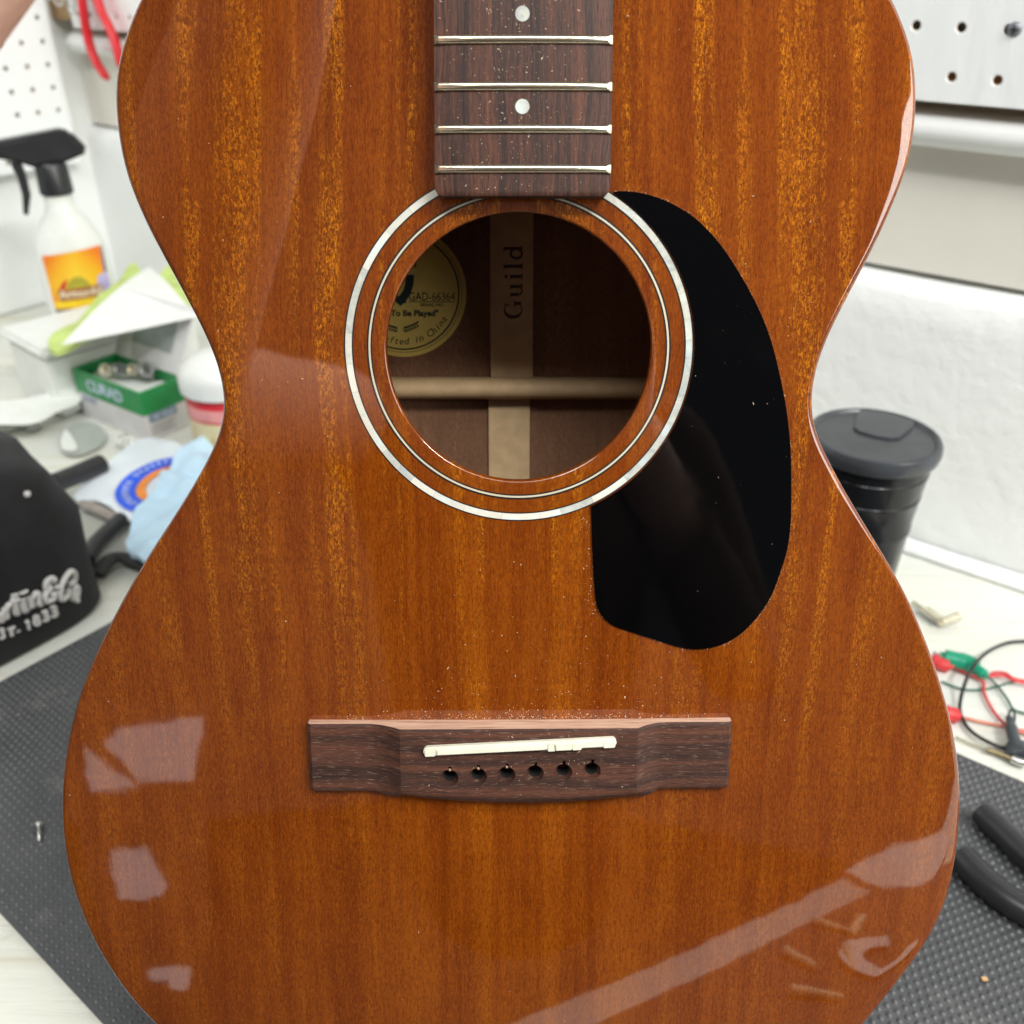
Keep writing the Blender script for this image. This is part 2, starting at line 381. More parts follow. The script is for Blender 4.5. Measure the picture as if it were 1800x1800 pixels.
bl = MB().box((WA + .002, PB + .0055, .372), (1.3, WB + .0138, .395), BASEM).build('batten', M_HARD, pegR)
bl = MB().box((WA + .001, .20, .25), (WA + .0165, .24, .6), BASEM).build('batten', M_HARD, pegL)
MB().box((WA + .001, .68, .25), (WA + .0165, .70, .6), BASEM).build('batten', M_HARD, pegL)
# the grey cross-head screw in the right pegboard
def cross_screw(parent, a, b, z, r):
    Mx = frame(abz(a, b, z), EA, EZ, -EB)
    mb = MB().lathe([(0, .0022), (r * .6, .0019), (r * .93, .0010), (r, .0003), (r, -.004)], 24, M=Mx)
    s = mb.build('screw', plain('grey_screw_head', (.24, .25, .28), .42, .6), parent, 50)
    x = MB().box((-r * .55, -r * .11, .0012), (r * .55, r * .11, .00235), Mx).box((-r * .11, -r * .55, .0013), (r * .11, r * .55, .0024), Mx).build('cross_slot', M_INK, s)
cross_screw(pegR, -.1685, PB, .4115, .0046)

# ================================================================== THE GUITAR
BASE = G0 + GV * -.268 + GN * -.098
GUITAR = thing('guitar', 'glossy mahogany acoustic guitar without strings, standing on the dark mat', 'guitar', frame(BASE, RT, GV, GN))
OFF = Vector((0, .268, .098))        # children are modelled with the middle of the top as their origin
def part(name, mb_or_mesh, mat, parent=GUITAR, **k):
    o = mb_or_mesh.build(name, mat, parent, **k)
    if parent is GUITAR: o.location = OFF
    return o
LEFT = [(241, 0), (226, 37), (215, 70), (206, 100), (201, 130), (199, 165), (201, 200), (205, 240), (212, 277), (222, 315), (236, 352), (258, 402), (284, 448), (312, 500), (340, 550), (362, 595), (377, 630), (387, 665), (392, 700), (392, 725), (386, 755), (375, 785), (357, 820), (330, 868), (296, 920), (265, 967), (237, 1012), (212, 1057), (188, 1105), (166, 1148), (144, 1201), (124, 1263), (110, 1333), (104, 1403), (106, 1469), (116, 1532), (134, 1594), (159, 1652), (190, 1707), (229, 1761), (268, 1802)]
BOT = [(312, 1842), (380, 1892), (470, 1938), (590, 1972), (740, 1994), (900, 2000), (1060, 1994), (1205, 1972), (1320, 1938), (1412, 1892), (1480, 1845)]
RIGHT = [(1574, 0), (1587, 32), (1600, 65), (1609, 100), (1613, 135), (1614, 180), (1612, 220), (1605, 265), (1595, 300), (1580, 342), (1562, 382), (1545, 422), (1528, 455), (1500, 507), (1475, 555), (1453, 600), (1438, 642), (1430, 680), (1428, 715), (1432, 750), (1444, 782), (1460, 812), (1480, 852), (1507, 897), (1537, 947), (1567, 995), (1595, 1042), (1620, 1102), (1640, 1150), (1658, 1208), (1676, 1267), (1687, 1327), (1692, 1387), (1690, 1447), (1683, 1520), (1670, 1577), (1650, 1630), (1622, 1675), (1583, 1725), (1545, 1772), (1520, 1805)]
TOP = [(1552, -40), (1515, -85), (1465, -135), (1390, -180), (1290, -212), (1160, -228), (905, -233), (650, -228), (520, -212), (420, -180), (345, -135), (295, -85), (262, -40)]
OUT = [Vector((*gp(*p), 0)) for p in LEFT + BOT + RIGHT[::-1] + TOP]
for _ in range(2): OUT = [(OUT[i - 1] + OUT[i] * 4 + OUT[(i + 1) % len(OUT)]) / 6 for i in range(len(OUT))]
OUT = spline(OUT, 8, True)
HC = Vector((.0023, .0565, 0)); HR = .0452
uB = gp(911, 845); uL = gp(679, 612); uR = gp(1145, 612)
HR = (uR[0] - uL[0]) / 2; HC = Vector(((uR[0] + uL[0]) / 2, uB[1] + HR, 0))
NA = 480
def polar(angle):
    d = Vector((math.cos(angle), math.sin(angle), 0)); best = 0
    for i in range(len(OUT)):
        p, q = OUT[i] - HC, OUT[(i + 1) % len(OUT)] - HC; e = q - p
        den = d.x * e.y - d.y * e.x
        if abs(den) < 1e-12: continue
        t = (p.x * e.y - p.y * e.x) / den; s = (p.x * d.y - p.y * d.x) / den
        if t > 0 and -1e-6 <= s <= 1 + 1e-6: best = max(best, t)
    return best
RO = [polar(2 * math.pi * i / NA) for i in range(NA)]
EDGE = [HC + Vector((math.cos(2 * math.pi * i / NA), math.sin(2 * math.pi * i / NA), 0)) * RO[i] for i in range(NA)]
NOR = []
for i in range(NA):
    t = (EDGE[(i + 1) % NA] - EDGE[i - 1]).normalized(); NOR.append(Vector((t.y, -t.x, 0)))
def ring_mesh(rings):
    V = [v for r in rings for v in r]; F = []
    for i in range(len(rings) - 1): F += [(i * NA + j, i * NA + (j + 1) % NA, (i + 1) * NA + (j + 1) % NA, (i + 1) * NA + j) for j in range(NA)]
    return V, F
def circ(r, n, follow=True): return [Vector((HC.x + r * math.cos(2 * math.pi * i / NA), HC.y + r * math.sin(2 * math.pi * i / NA), 0)) for i in range(NA)], n
def lay(pts, n): return [Vector((p.x, p.y, dome(p.x, p.y) + n)) for p in pts]
rings = []
for r, n in ((HR + .0012, -.0032), (HR, -.0032), (HR, -.0008), (HR + .0002, -.0003), (HR + .0006, -.00005), (HR + .0011, 0)): rings.append(lay(circ(r, 0)[0], n))
E0 = [EDGE[i] - NOR[i] * .0022 for i in range(NA)]
for k in range(1, 25):
    f = (k / 24.) ** .9
    rings.append(lay([(HC + (E0[i] - HC).normalized() * (HR + .0011)).lerp(E0[i], f) for i in range(NA)], 0))
for k in range(1, 7):
    a = k / 6 * math.pi / 2; rings.append(lay([EDGE[i] - NOR[i] * .0022 * (1 - math.sin(a)) for i in range(NA)], -.0022 * (1 - math.cos(a))))
rings.append(lay(EDGE, -.0032))
rings.append(lay([EDGE[i] - NOR[i] * .003 for i in range(NA)], -.0032)); rings.append(rings[0])
V, F = ring_mesh(rings)
me = bpy.data.meshes.new('soundboard'); me.from_pydata(V, [], F)
bm = bmesh.new(); bm.from_mesh(me); bmesh.ops.remove_doubles(bm, verts=bm.verts, dist=1e-6); bmesh.ops.recalc_face_normals(bm, faces=bm.faces); bm.to_mesh(me); bm.free()
SB = link('soundboard', me, M_TOP, GUITAR, 50, OFF); me.materials.append(M_IN)
for p_ in me.polygons:
    if p_.normal.z < -.7: p_.material_index = 1
# sides (a 2.4 mm shell) and back
DEEP = .094
rs = []
for off, n in ((0, -.0034), (0, -.05), (0, -DEEP), (.0024, -DEEP), (.0024, -.05), (.0024, -.0034), (0, -.0034)):
    rs.append([Vector((EDGE[i].x - NOR[i].x * off, EDGE[i].y - NOR[i].y * off, n if n < -.01 else dome(EDGE[i].x, EDGE[i].y) + n)) for i in range(NA)])
V, F = ring_mesh(rs); sd_ = link('side', mesh('x', V, F).data, M_SIDE, GUITAR, 50, OFF); bpy.data.objects.remove(bpy.data.objects['x'])
sd_.data.materials.append(M_IN)
for p_ in sd_.data.polygons:
    c_ = p_.center - HC; c_.z = 0; p_.material_index = 1 if p_.normal.x * c_.x + p_.normal.y * c_.y < 0 else 0
rs = [[EDGE[i].lerp(HC, 1 - f) + Vector((0, 0, -DEEP - .0002 - d)) for i in range(NA)] for f, d in ((.001, 0), (1, 0), (1, .003), (.001, .003))]
V, F = ring_mesh(rs); link('back', mesh('x', V, F).data, M_IN, GUITAR, False, OFF); bpy.data.objects.remove(bpy.data.objects['x'])
# centre strip and brace inside
NB = -DEEP
def gpn(x, y, n):
    q = hit(x, y, G0 + GN * n, GN) - G0; return q.x, q.dot(GV)
a0 = gpn(862, 560, NB + .002)[0]; a1 = gpn(937, 560, NB + .002)[0]; bt = gpn(900, 684, NB + .008)[1]
strip = part('back_strip', MB().box((a0, bt + .004, NB), (a1, .16, NB + .002)), M_SPR, bevel=.0004)
c0 = gpn(859, 780, NB + .002)[0]; c1 = gpn(931, 780, NB + .002)[0]
part('back_strip', MB().box((c0, -.22, NB), (c1, bt - .004, NB + .002)), M_SPR, bevel=.0004)
pr = [(-.0048, 0), (-.0046, .006), (-.003, .0105), (0, .012), (.003, .0105), (.0046, .006), (.0048, 0)]
V = [Vector((x, bt + p, NB + .0002 + h)) for x in (-.095, .100) for p, h in pr]; k = len(pr)
part('back_brace', MB().add(V, [tuple(range(k)), tuple(range(k, 2 * k))[::-1]] + [(i, i + 1, k + i + 1, k + i) for i in range(k - 1)]), M_SPR, smooth=60)
# the stamped word on the strip, letters drawn as strokes, reading upwards
def stroke(mb, pts, w, z, closed=False):
    pts = [Vector((*p, 0)) for p in pts]; k = len(pts); L = []; Rr = []
    for i, p in enumerate(pts):
        if closed: t = pts[(i + 1) % k] - pts[i - 1]
        else: t = pts[min(i + 1, k - 1)] - pts[max(i - 1, 0)]
        t.normalize(); n = Vector((-t.y, t.x, 0)); ww = w[i] if isinstance(w, list) else w
        L.append(p + n * ww / 2); Rr.append(p - n * ww / 2)
    V = [(p.x, p.y, z) for p in L + Rr]
    mb.add(V, [(i, (i + 1) % k, k + (i + 1) % k, k + i) for i in range(k if closed else k - 1)])
def arc(cx, cy, rx, ry, a0, a1, n=14): return [(cx + rx * math.cos(rad(a0 + (a1 - a0) * i / n)), cy + ry * math.sin(rad(a0 + (a1 - a0) * i / n))) for i in range(n + 1)]
SERIF = {}
def glyph(ch):
    """strokes of a serif letter, cap height 1: list of (points, width)"""
    T, t = .15, .06
    if ch == 'G': return .86, [(arc(.40, .5, .36, .47, 50, 310), [.05, .05, .07, .10, .14, .16, .17, .17, .16, .14, .10, .07, .06, .05, .05]), ([(.63, .98), (.63, .70)], t), ([(.70, .42), (.70, .08)], T), ([(.52, .42), (.84, .42)], t)]
    if ch == 'u': return .72, [([(.16, .64), (.16, .22)], T), (arc(.32, .22, .16, .19, 180, 320, 8), .08), ([(.54, .66), (.54, .04)], T), ([(.04, .64), (.22, .64)], t), ([(.42, .64), (.60, .64)], t), ([(.50, .03), (.70, .03)], t)]
    if ch == 'i': return .38, [([(.19, .66), (.19, .03)], T), ([(.06, .64), (.26, .64)], t), ([(.04, .03), (.34, .03)], t), (arc(.19, .88, .045, .045, 0, 360, 10), .09)]
    if ch == 'l': return .38, [([(.19, 1.0), (.19, .03)], T), ([(.06, .98), (.26, .98)], t), ([(.04, .03), (.34, .03)], t)]
    if ch == 'd': return .72, [(arc(.30, .33, .22, .30, 20, 340, 16), .11), ([(.54, 1.0), (.54, .04)], T), ([(.40, .98), (.60, .98)], t), ([(.52, .03), (.70, .03)], t)]
mbw = MB(); xg = 0; q = 0
gs0 = gpn(901, 559, NB + .002); gs1 = gpn(901, 430, NB + .002); total = sum(glyph(c)[0] for c in 'Guild') + .10 * 4
S = (gs1[1] - gs0[1]) / total; cap_h = abs(gpn(885, 500, NB + .002)[0] - gpn(918, 500, NB + .002)[0])
for ch in 'Guild':
    wd, st = glyph(ch)
    for pts, wv in st:
        q += 1
        pp = [(gpn(918.5, 500, NB + .002)[0] - y * cap_h, gs0[1] + (xg + x) * S) for x, y in pts]
        wv2 = [k * S for k in wv] if isinstance(wv, list) else wv * S
        stroke(mbw, pp, wv2, NB + .00215 + q * .000004)
    xg += wd + .10
part('lettering', mbw, M_BROWNINK, strip); bpy.context.view_layer.update()
# round maker's label
lc = gpn(708, 514, NB + .0004); lr = gpn(820, 514, NB + .0004)[0] - lc[0]
label = part('paper_label', MB().lathe([(0, .0003), (lr, .0003), (lr, 0)], 72, (lc[0], lc[1], NB + .0002)), M_GOLDLBL)
def annulus(mb, c, r0, r1, z, n=72, a0=0., a1=360.):
    p = [(math.cos(rad(a0 + (a1 - a0) * i / n)), math.sin(rad(a0 + (a1 - a0) * i / n))) for i in range(n + 1)]
    mb.add([(c[0] + x * r, c[1] + y * r, z) for r in (r0, r1) for x, y in p], [(i, i + 1, n + 2 + i, n + 1 + i) for i in range(n)]); return mb
LZ = NB + .0006
mb = MB(); annulus(mb, lc, lr * .868, lr * .892, LZ); annulus(mb, lc, lr * .925, lr * .932, LZ)
part('printed_ring', mb, M_INK, label)
def ltext(s, px, py, hpx, wpx=None, shear=0., bold=0., space=1., rot=0.):
    c = gpn(px, py, LZ); size = hpx / 4.0 / 1000 / .7
    M = Matrix.Translation((c[0], c[1], LZ + .00005)) @ Matrix.Rotation(rot, 4, 'Z')
    o = text(s, size, M, M_INK, label, 'lettering', .00002, shear, space, bold)
    if wpx:
        xs = [v.co.x for v in o.data.vertices]; f = wpx / 4.0 / 1000 / (max(xs) - min(xs))
        for v in o.data.vertices: v.co.x = c[0] + (v.co.x - c[0]) * f
    return o
ltext('GAD-66364', 759, 522, 14, 80)
mb = MB(); p = gpn(719, 531, LZ); q2 = gpn(799, 527, LZ); mb.add([(p[0], p[1], LZ), (q2[0], p[1], LZ), (q2[0], p[1] + .0003, LZ), (p[0], p[1] + .0003, LZ)], [(0, 1, 2, 3)]); part('rule_line', mb, M_INK, label)
ltext('SERIAL NO', 759, 536, 5, 40, bold=.00003)
ltext('"Made To Be Played"', 708, 551, 10, 124, bold=.00012)
for i, ch in enumerate('Handcrafted in China'):
    an = rad(-90 + (i - 9.5) * 6.0); c = Vector((lc[0], lc[1], 0)) + Vector((math.cos(an), math.sin(an), 0)) * lr * .76
    if ch == ' ': continue
    text(ch, .0043, Matrix.Translation((c.x, c.y, LZ + .00005)) @ Matrix.Rotation(an + math.pi / 2, 4, 'Z'), M_INK, label, 'letter', .00002, .15)
# laurel branches and the dark shield
mb = MB(); cc = gpn(704, 574, LZ)
for sgn in (-1, 1):
    for i in range(7):
        bx, by = cc[0] + sgn * (.0012 + i * .00095), cc[1] - .0012 + .00003 * i * i + i * .0002
        for up in (-1, 1):
            d = Vector((sgn * .8, up * .9, 0)).normalized(); nrm = Vector((-d.y, d.x, 0)); l = .0019
            P = [Vector((bx, by, LZ + .00002 * (i + 1))) + d * l * a + nrm * l * .22 * b for a, b in ((0, 0), (.5, 1), (1, 0), (.5, -1))]
            mb.add(P, [(0, 1, 2, 3)])
part('laurel_print', mb, M_INK, label)
mb = MB()
sh = [gpn(x, y, LZ) for x, y in ((690, 482), (728, 483), (727, 500), (722, 516), (713, 530), (704, 538), (690, 526))]
inn = [gpn(x, y, LZ) for x, y in ((696, 489), (713, 489), (712, 500), (709, 510), (703, 519), (700, 521), (696, 516))]
k = len(sh); mb.add([(x, y, LZ) for x, y in sh + inn], [(i, (i + 1) % k, k + (i + 1) % k, k + i) for i in range(k)])
p = gpn(728, 466, LZ); mb.add([(p[0] - .001, p[1] + .0006, LZ), (p[0] + .001, p[1] + .0012, LZ), (p[0] + .0007, p[1] - .0012, LZ)], [(0, 1, 2)])
p = gpn(712, 531, LZ); mb.add([(p[0] + .0006 * math.cos(i), p[1] + .0006 * math.sin(i), LZ + .0001) for i in range(6)], [tuple(range(6))])
part('printed_shield', mb, plain('dark_green_ink', (.008, .024, .020), .6), label)

# rosette
ro = gp(604, 612); ro2 = gp(1218, 612); RP = (ro2[0] - ro[0]) / 2
scale = RP / 307.
def band(r0, r1, a0, a1, n, h=.00012):
    V = []; F = []
    for i in range(n + 1):
        a = a0 + (a1 - a0) * i / n
        for r, hh in ((r0, -.0004), (r0, h), (r1, h), (r1, -.0004)):
            x, y = HC.x + r * math.cos(a), HC.y + r * math.sin(a); V.append((x, y, dome(x, y) + hh))
    for i in range(n): F += [(i * 4 + j, i * 4 + (j + 1) % 4, i * 4 + 4 + (j + 1) % 4, i * 4 + 4 + j) for j in range(4)]
    F += [(0, 1, 2, 3), (n * 4 + 3, n * 4 + 2, n * 4 + 1, n * 4)]
    return MB().add(V, F)
A0, A1 = rad(118), rad(422)
for r0, r1, mt in ((305, 307, M_BLACKLINE), (291.2, 293.4, M_BLACKLINE), (264.0, 267, M_BLACKLINE), (258, 260.6, M_BLACKLINE)):
    part('black_rosette_line', band(r0 * scale, r1 * scale, A0 if r0 > 280 else 0, A1 if r0 > 280 else 2 * math.pi, 200, .00013), mt)
part('cream_rosette_line', band(260.6 * scale, 264.0 * scale, 0, 2 * math.pi, 200, .00012), M_WHITELINE)
nseg = 27; cuts = [A0 + (A1 - A0) * (i + (random.uniform(-.25, .25) if 0 < i < nseg else 0)) / nseg for i in range(nseg + 1)]
for i in range(nseg): part('pearl_segment', band(293.5 * scale, 304.9 * scale, cuts[i] + .0004, cuts[i + 1] - .0004, 8, .00012), M_PEARL)

# fretboard, frets, dots
FH = .0062
f0 = gp(765, 346, FH); f1 = gp(1072, 346, FH); ft0 = gp(765, 0, FH); ft1 = gp(1075, 0, FH)
FC = (f0[0] + f1[0]) / 2; VE = f0[1]
def half(v): return (f1[0] - f0[0]) / 2 + (v - VE) * (((ft1[0] - ft0[0]) - (f1[0] - f0[0])) / 2) / (ft0[1] - VE)
def fcen(v): return FC + (v - VE) * ((ft0[0] + ft1[0]) / 2 - FC) / (ft0[1] - VE)
VT = .50
rows = [VE, VE + .0006, VE + .0016, VE + .003] + [VE + .003 + (VT - VE - .003) * i / 30 for i in range(1, 31)]
V = []; F = []; nu = 12
for k, v in enumerate(rows):
    h = half(v) - (.0022, .0012, .0004, 0)[min(k, 3)]
    for j in range(nu + 1):
        t = -1 + 2 * j / nu; V.append((fcen(v) + t * h, v, FH - .0009 * t * t - (.0003 if abs(t) == 1 else 0) - (.0003 if k == 0 else 0)))
    V.append((fcen(v) + h, v, -.0035)); V.append((fcen(v) - h, v, -.0035))
R_ = nu + 3
for k in range(len(rows) - 1): F += [(k * R_ + j, k * R_ + (j + 1) % R_, (k + 1) * R_ + (j + 1) % R_, (k + 1) * R_ + j) for j in range(R_)]
F += [tuple(range(R_)), tuple(range((len(rows) - 1) * R_, len(rows) * R_))[::-1]]
FB = part('fretboard', MB().add(V, F), M_FB, smooth=35)
fret_px = [-8, 75.5, 156, 229.5, 298.5]; fv = [gp(918, y, FH + .001)[1] for y in fret_px]
v = fv[0]; d = fv[0] - fv[1]
while v + d * 1.06 < VT - .01: d *= 1.0595; v += d; fv.append(v)
for v in fv:
    h = half(v); c = fcen(v); V = []; F = []
    prof = [(-.0014, -.0004), (-.0013, .0005), (-.0009, .0010), (-.0003, .00122), (.0003, .00122), (.0009, .0010), (.0013, .0005), (.0014, -.0004)]
    xs = [(-1, .0), (-.985, .0)] ; k = len(prof)
    for sx, cut in ((-1, 0), (-1, 1), (-.5, 1), (0, 1), (.5, 1), (1, 1), (1, 0)):
        t = sx
        for p, z in prof:
            zz = z if cut else min(z, .0002) ; hx = h - (.0016 * max(0, z) / .00122 if cut and abs(sx) == 1 else 0)
            V.append((c + t * hx, v + p, FH - .0009 * t * t * (hx / h) ** 2 + zz))
    for i in range(6): F += [(i * k + j, i * k + j + 1, (i + 1) * k + j + 1, (i + 1) * k + j) for j in range(k - 1)]
    F += [tuple(range(k)), tuple(range(6 * k, 7 * k))[::-1]]
    part('fret', MB().add(V, F), M_FRET, FB, smooth=35)
for (x, y) in ((918, 33.5), (918, 192)):
    c = gp(x, y, FH); part('fret_dot', MB().lathe([(0, .00005), (.00225, .00005), (.00225, -.001)], 28, (c[0], c[1], FH - .00002)), M_PEARL, FB)
# heel, neck and headstock (above the frame)
mb = MB(); secs = []
for v, dep, wm in ((.188, .070, .5), (.196, .066, .62), (.208, .050, .8), (.225, .034, .92), (.25, .024, 1.), (.32, .021, 1.), (.42, .0195, 1.), (.50, .019, 1.)):
    h = half(v); secs.append([Vector((fcen(v) + h * math.cos(a) * (1 if abs(math.sin(a)) < .2 else wm + (1 - wm) * (1 - math.sin(a))), v, -.0036 - dep * math.sin(a))) for a in [math.pi * i / 14 for i in range(15)]])
k = 15; V = [p for s in secs for p in s]; F = [(i * k + j, i * k + (j + 1) % k, (i + 1) * k + (j + 1) % k, (i + 1) * k + j) for i in range(len(secs) - 1) for j in range(k)] + [tuple(range(k)), tuple(range(7 * k, 8 * k))[::-1]]
part('neck', mb.add(V, F), M_SIDE, smooth=50)
hd = [(-.021, .502), (-.030, .53), (-.034, .60), (-.036, .66), (-.018, .672), (0, .668), (.018, .672), (.036, .66), (.034, .60), (.030, .53), (.021, .502)]
part('headstock', MB().prism([(x + fcen(.5), y) for x, y in hd], -.016, -.003), M_SIDE, bevel=.001)
part('nut', MB().box((fcen(.5) - .021, .5005, -.003), (fcen(.5) + .021, .505, FH + .002)), M_BONE, bevel=.0006)

# pickguard
PG = [(1080, 337), (1100, 336), (1135, 341), (1175, 355), (1220, 382), (1260, 422), (1295, 472), (1330, 535), (1355, 597), (1372, 665), (1384, 730), (1390, 795), (1391, 865), (1390, 920), (1384, 965), (1372, 1005), (1357, 1045), (1335, 1080), (1305, 1112), (1272, 1132), (1235, 1141), (1200, 1139), (1160, 1127), (1110, 1111), (1077, 1099), (1058, 1082), (1048, 1060), (1044, 1020), (1041, 960), (1039, 893)]
pg = [Vector((*gp(*p, .0008), 0)) for p in PG]; pg = spline(pg, 6)
e0, e1_ = pg[-1] - HC, pg[0] - HC; a0 = math.atan2(e0.y, e0.x); a1 = math.atan2(e1_.y, e1_.x); RPG = RP + .00025
arcp = [HC + Vector((math.cos(a0 + (a1 - a0) * i / 60), math.sin(a0 + (a1 - a0) * i / 60), 0)) * RPG for i in range(61)]
pg = pg + arcp
bm = bmesh.new(); vs = [bm.verts.new(p) for p in pg]; es = [bm.edges.new((vs[i], vs[(i + 1) % len(vs)])) for i in range(len(vs))]
bmesh.ops.triangle_fill(bm, edges=es, use_beauty=True)
for axis in (Vector((1, 0, 0)), Vector((0, 1, 0))):
    for i in range(-20, 21): bmesh.ops.bisect_plane(bm, geom=bm.verts[:] + bm.edges[:] + bm.faces[:], plane_co=axis * (i * .009 + .0013), plane_no=axis)
for f in bm.faces:
    if f.normal.z < 0: f.normal_flip()
bd = [e for e in bm.edges if e.is_boundary]
r = bmesh.ops.extrude_edge_only(bm, edges=bd); nv = [x for x in r['geom'] if isinstance(x, bmesh.types.BMVert)]; nset = set(nv)
cen = Vector((.06, .0, 0))
for v_ in bm.verts: v_.co.z = dome(v_.co.x, v_.co.y) + (-.0001 if v_ in nset else .0008)
bmesh.ops.recalc_face_normals(bm, faces=bm.faces)
ed = [e for e in bm.edges if len(e.link_faces) == 2 and e.calc_face_angle(0) > .8]
bmesh.ops.bevel(bm, geom=ed, offset=.00025, segments=2, affect='EDGES', clamp_overlap=True)
me = bpy.data.meshes.new('pickguard'); bm.to_mesh(me); bm.free()
link('pickguard', me, M_GUARD, GUITAR, 30, OFF)

# bridge
bl_, br_ = gp(541, 1270, .003), gp(1286, 1268, .003); vt = gp(900, 1264, 0)[1]; vtR = gp(1280, 1261, 0)[1]; vtL = gp(545, 1265, 0)[1]
vw = gp(545, 1388, .003)[1]; vwR = gp(1283, 1382, .003)[1]; vbelly = gp(915, 1412, .003)[1]
xl, xr = gp(703, 1300, .008)[0], gp(1121, 1300, .008)[0]; xl0, xr0 = gp(648, 1300, .004)[0], gp(1165, 1300, .004)[0]
xbl, xbr = gp(700, 1395, .004)[0], gp(1135, 1388, .004)[0]
HW, HB = .0034, .0082
def bh(u):
    if u < xl: s = max(0, min(1, (u - xl0) / (xl - xl0)))
    elif u > xr: s = max(0, min(1, (xr0 - u) / (xr0 - xr)))
    else: return HB
    return HW + (HB - HW) * s ** 1.7
def vtop(u): return vtL + (vtR - vtL) * (u - bl_[0]) / (br_[0] - bl_[0])
def vbot(u):
    w_ = vw + (vwR - vw) * (u - bl_[0]) / (br_[0] - bl_[0])
    if u <= xl0 or u >= xr0: return w_
    m = (xbl + xbr) / 2; hw = (xbr - xbl) / 2; t = abs(u - m) / hw
    bel = w_ + (vbelly - w_) * (1 - .62 * t * t)
    if t <= 1: return bel
    k = (u - xl0) / (xbl - xl0) if u < m else (xr0 - u) / (xr0 - xbr); k = max(0, min(1, k))
    return w_ + (vbelly - w_) * .38 * k * k * (3 - 2 * k)
us = [bl_[0] + (br_[0] - bl_[0]) * i / 150 for i in range(151)]
for x in (xl, xr): us[min(range(151), key=lambda i: abs(us[i] - x))] = x
V = []; F = []
nt = 26
for u in us:
    t0, b0, h = vtop(u), vbot(u), bh(u); cen_ = max(0, min(1, (h - HW) / (HB - HW)))
    e = min(u - us[0], us[-1] - u); rr = min(1, e / .0008); h2 = h - .0008 * (1 - math.sqrt(max(0, 1 - (1 - rr) ** 2)))
    V.append((u, t0, -.0012))
    for j in range(nt + 1):
        s = j / nt; v = t0 + (b0 - t0) * s; n = h2
        if s < .03: n = h2 - .0004 * (1 - s / .03)
        drop0 = .80 - .0 * cen_
        if s > drop0 and cen_ > 0: q = (s - drop0) / (1 - drop0); n = h2 - (h2 - .0026) * cen_ * (1 - math.cos(q * math.pi / 2)) ** 1.1
        if s > .97: n -= .0005 * (s - .97) / .03
        V.append((u, v, n + dome(u, v) * .3))
    V.append((u, b0, -.0012))
R_ = nt + 3
for i in range(150): F += [(i * R_ + j, i * R_ + (j + 1) % R_, (i + 1) * R_ + (j + 1) % R_, (i + 1) * R_ + j) for j in range(R_)]
F += [tuple(range(R_)), tuple(range(150 * R_, 151 * R_))[::-1]]
BR = MB().add(V, F).build('bridge', M_BR, None)
pins = [gp(790 + 50 * i, 1366.5 - 2.4 * i, HB) for i in range(6)]
cut = MB()
for (u, v) in pins:
    cut.lathe([(0, -.002), (.00235, -.002), (.00235, HB - .0022), (.0033, HB - .0004), (.0036, HB + .002), (0, HB + .002)], 32, (u, v, 0))
CUT = cut.build('cut', None)
cs = MB()
for (u, v) in pins: cs.box((u - .00055 + .0003, v, .0012), (u + .00055 + .0003, v + .0046, HB + .0021))
CUT2 = cs.build('cut2', None)
for c_ in (CUT, CUT2):
    m_ = BR.modifiers.new('b', 'BOOLEAN'); m_.object = c_; m_.operation = 'DIFFERENCE'; m_.solver = 'EXACT'
bpy.context.view_layer.update()
me = bpy.data.meshes.new_from_object(BR.evaluated_get(bpy.context.evaluated_depsgraph_get()))
for o in (BR, CUT, CUT2): bpy.data.objects.remove(o)
me.materials.clear(); me.materials.append(M_BR); me.materials.append(M_BR_PALE)
me.materials.append(M_BORE_SHADE)
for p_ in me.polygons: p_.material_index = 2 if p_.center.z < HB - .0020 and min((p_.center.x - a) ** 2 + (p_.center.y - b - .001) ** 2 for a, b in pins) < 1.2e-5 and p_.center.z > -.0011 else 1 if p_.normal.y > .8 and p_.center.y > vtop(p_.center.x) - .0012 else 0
BRIDGE = link('bridge', me, None, GUITAR, 32, OFF)
# crumbs of string-ball dust in the first three pin holes
for (u, v) in pins[:3]:
    part('wood_crumb', MB().lathe([(0, .0005), (.0004, .0003), (.0006, 0), (0, -.0004)], 6, (u + .0002, v + .0029, HB - .0008)), M_CRUMB, BRIDGE)
# saddle
s0, s1 = gp(744, 1322, HB + .0022), gp(1084, 1305, HB + .0022)
d = (Vector((*s1, 0)) - Vector((*s0, 0))); L_ = d.length; d.normalize(); n_ = Vector((-d.y, d.x, 0))
SM = frame(Vector((*s0, 0)), d, n_, EZ)
def rbar(x0, x1, y0, y1, z0, z1): return MB().box((x0, y0, z0), (x1, y1, z1), SM)
rr_ = .0017
poly = [(L_ - rr_ + rr_ * math.cos(a), rr_ * math.sin(a)) for a in [-math.pi / 2 + math.pi * i / 8 for i in range(9)]] + [(rr_ + rr_ * math.cos(a), rr_ * math.sin(a)) for a in [math.pi / 2 + math.pi * i / 8 for i in range(9)]]
SD = part('saddle', MB().prism(poly, .004, HB + .0020, SM), M_BONE, BRIDGE, bevel=.0005, smooth=40)
px2m = L_ / 341.
for x0, x1, y0, z1 in ((2, 21, -.00195, .0021), (219, 233, -.0022, .0023), (233, 262, -.0017, .0030), (262, 279, -.0021, .0025), (317, 341, -.0020, .0022), (24, 216, -.0012, .0028)):
    part('saddle_block', rbar(x0 * px2m, min(x1 * px2m, L_ - .0006), y0, .0008, HB - .001, HB + z1), M_BONE, SD, bevel=.0003)

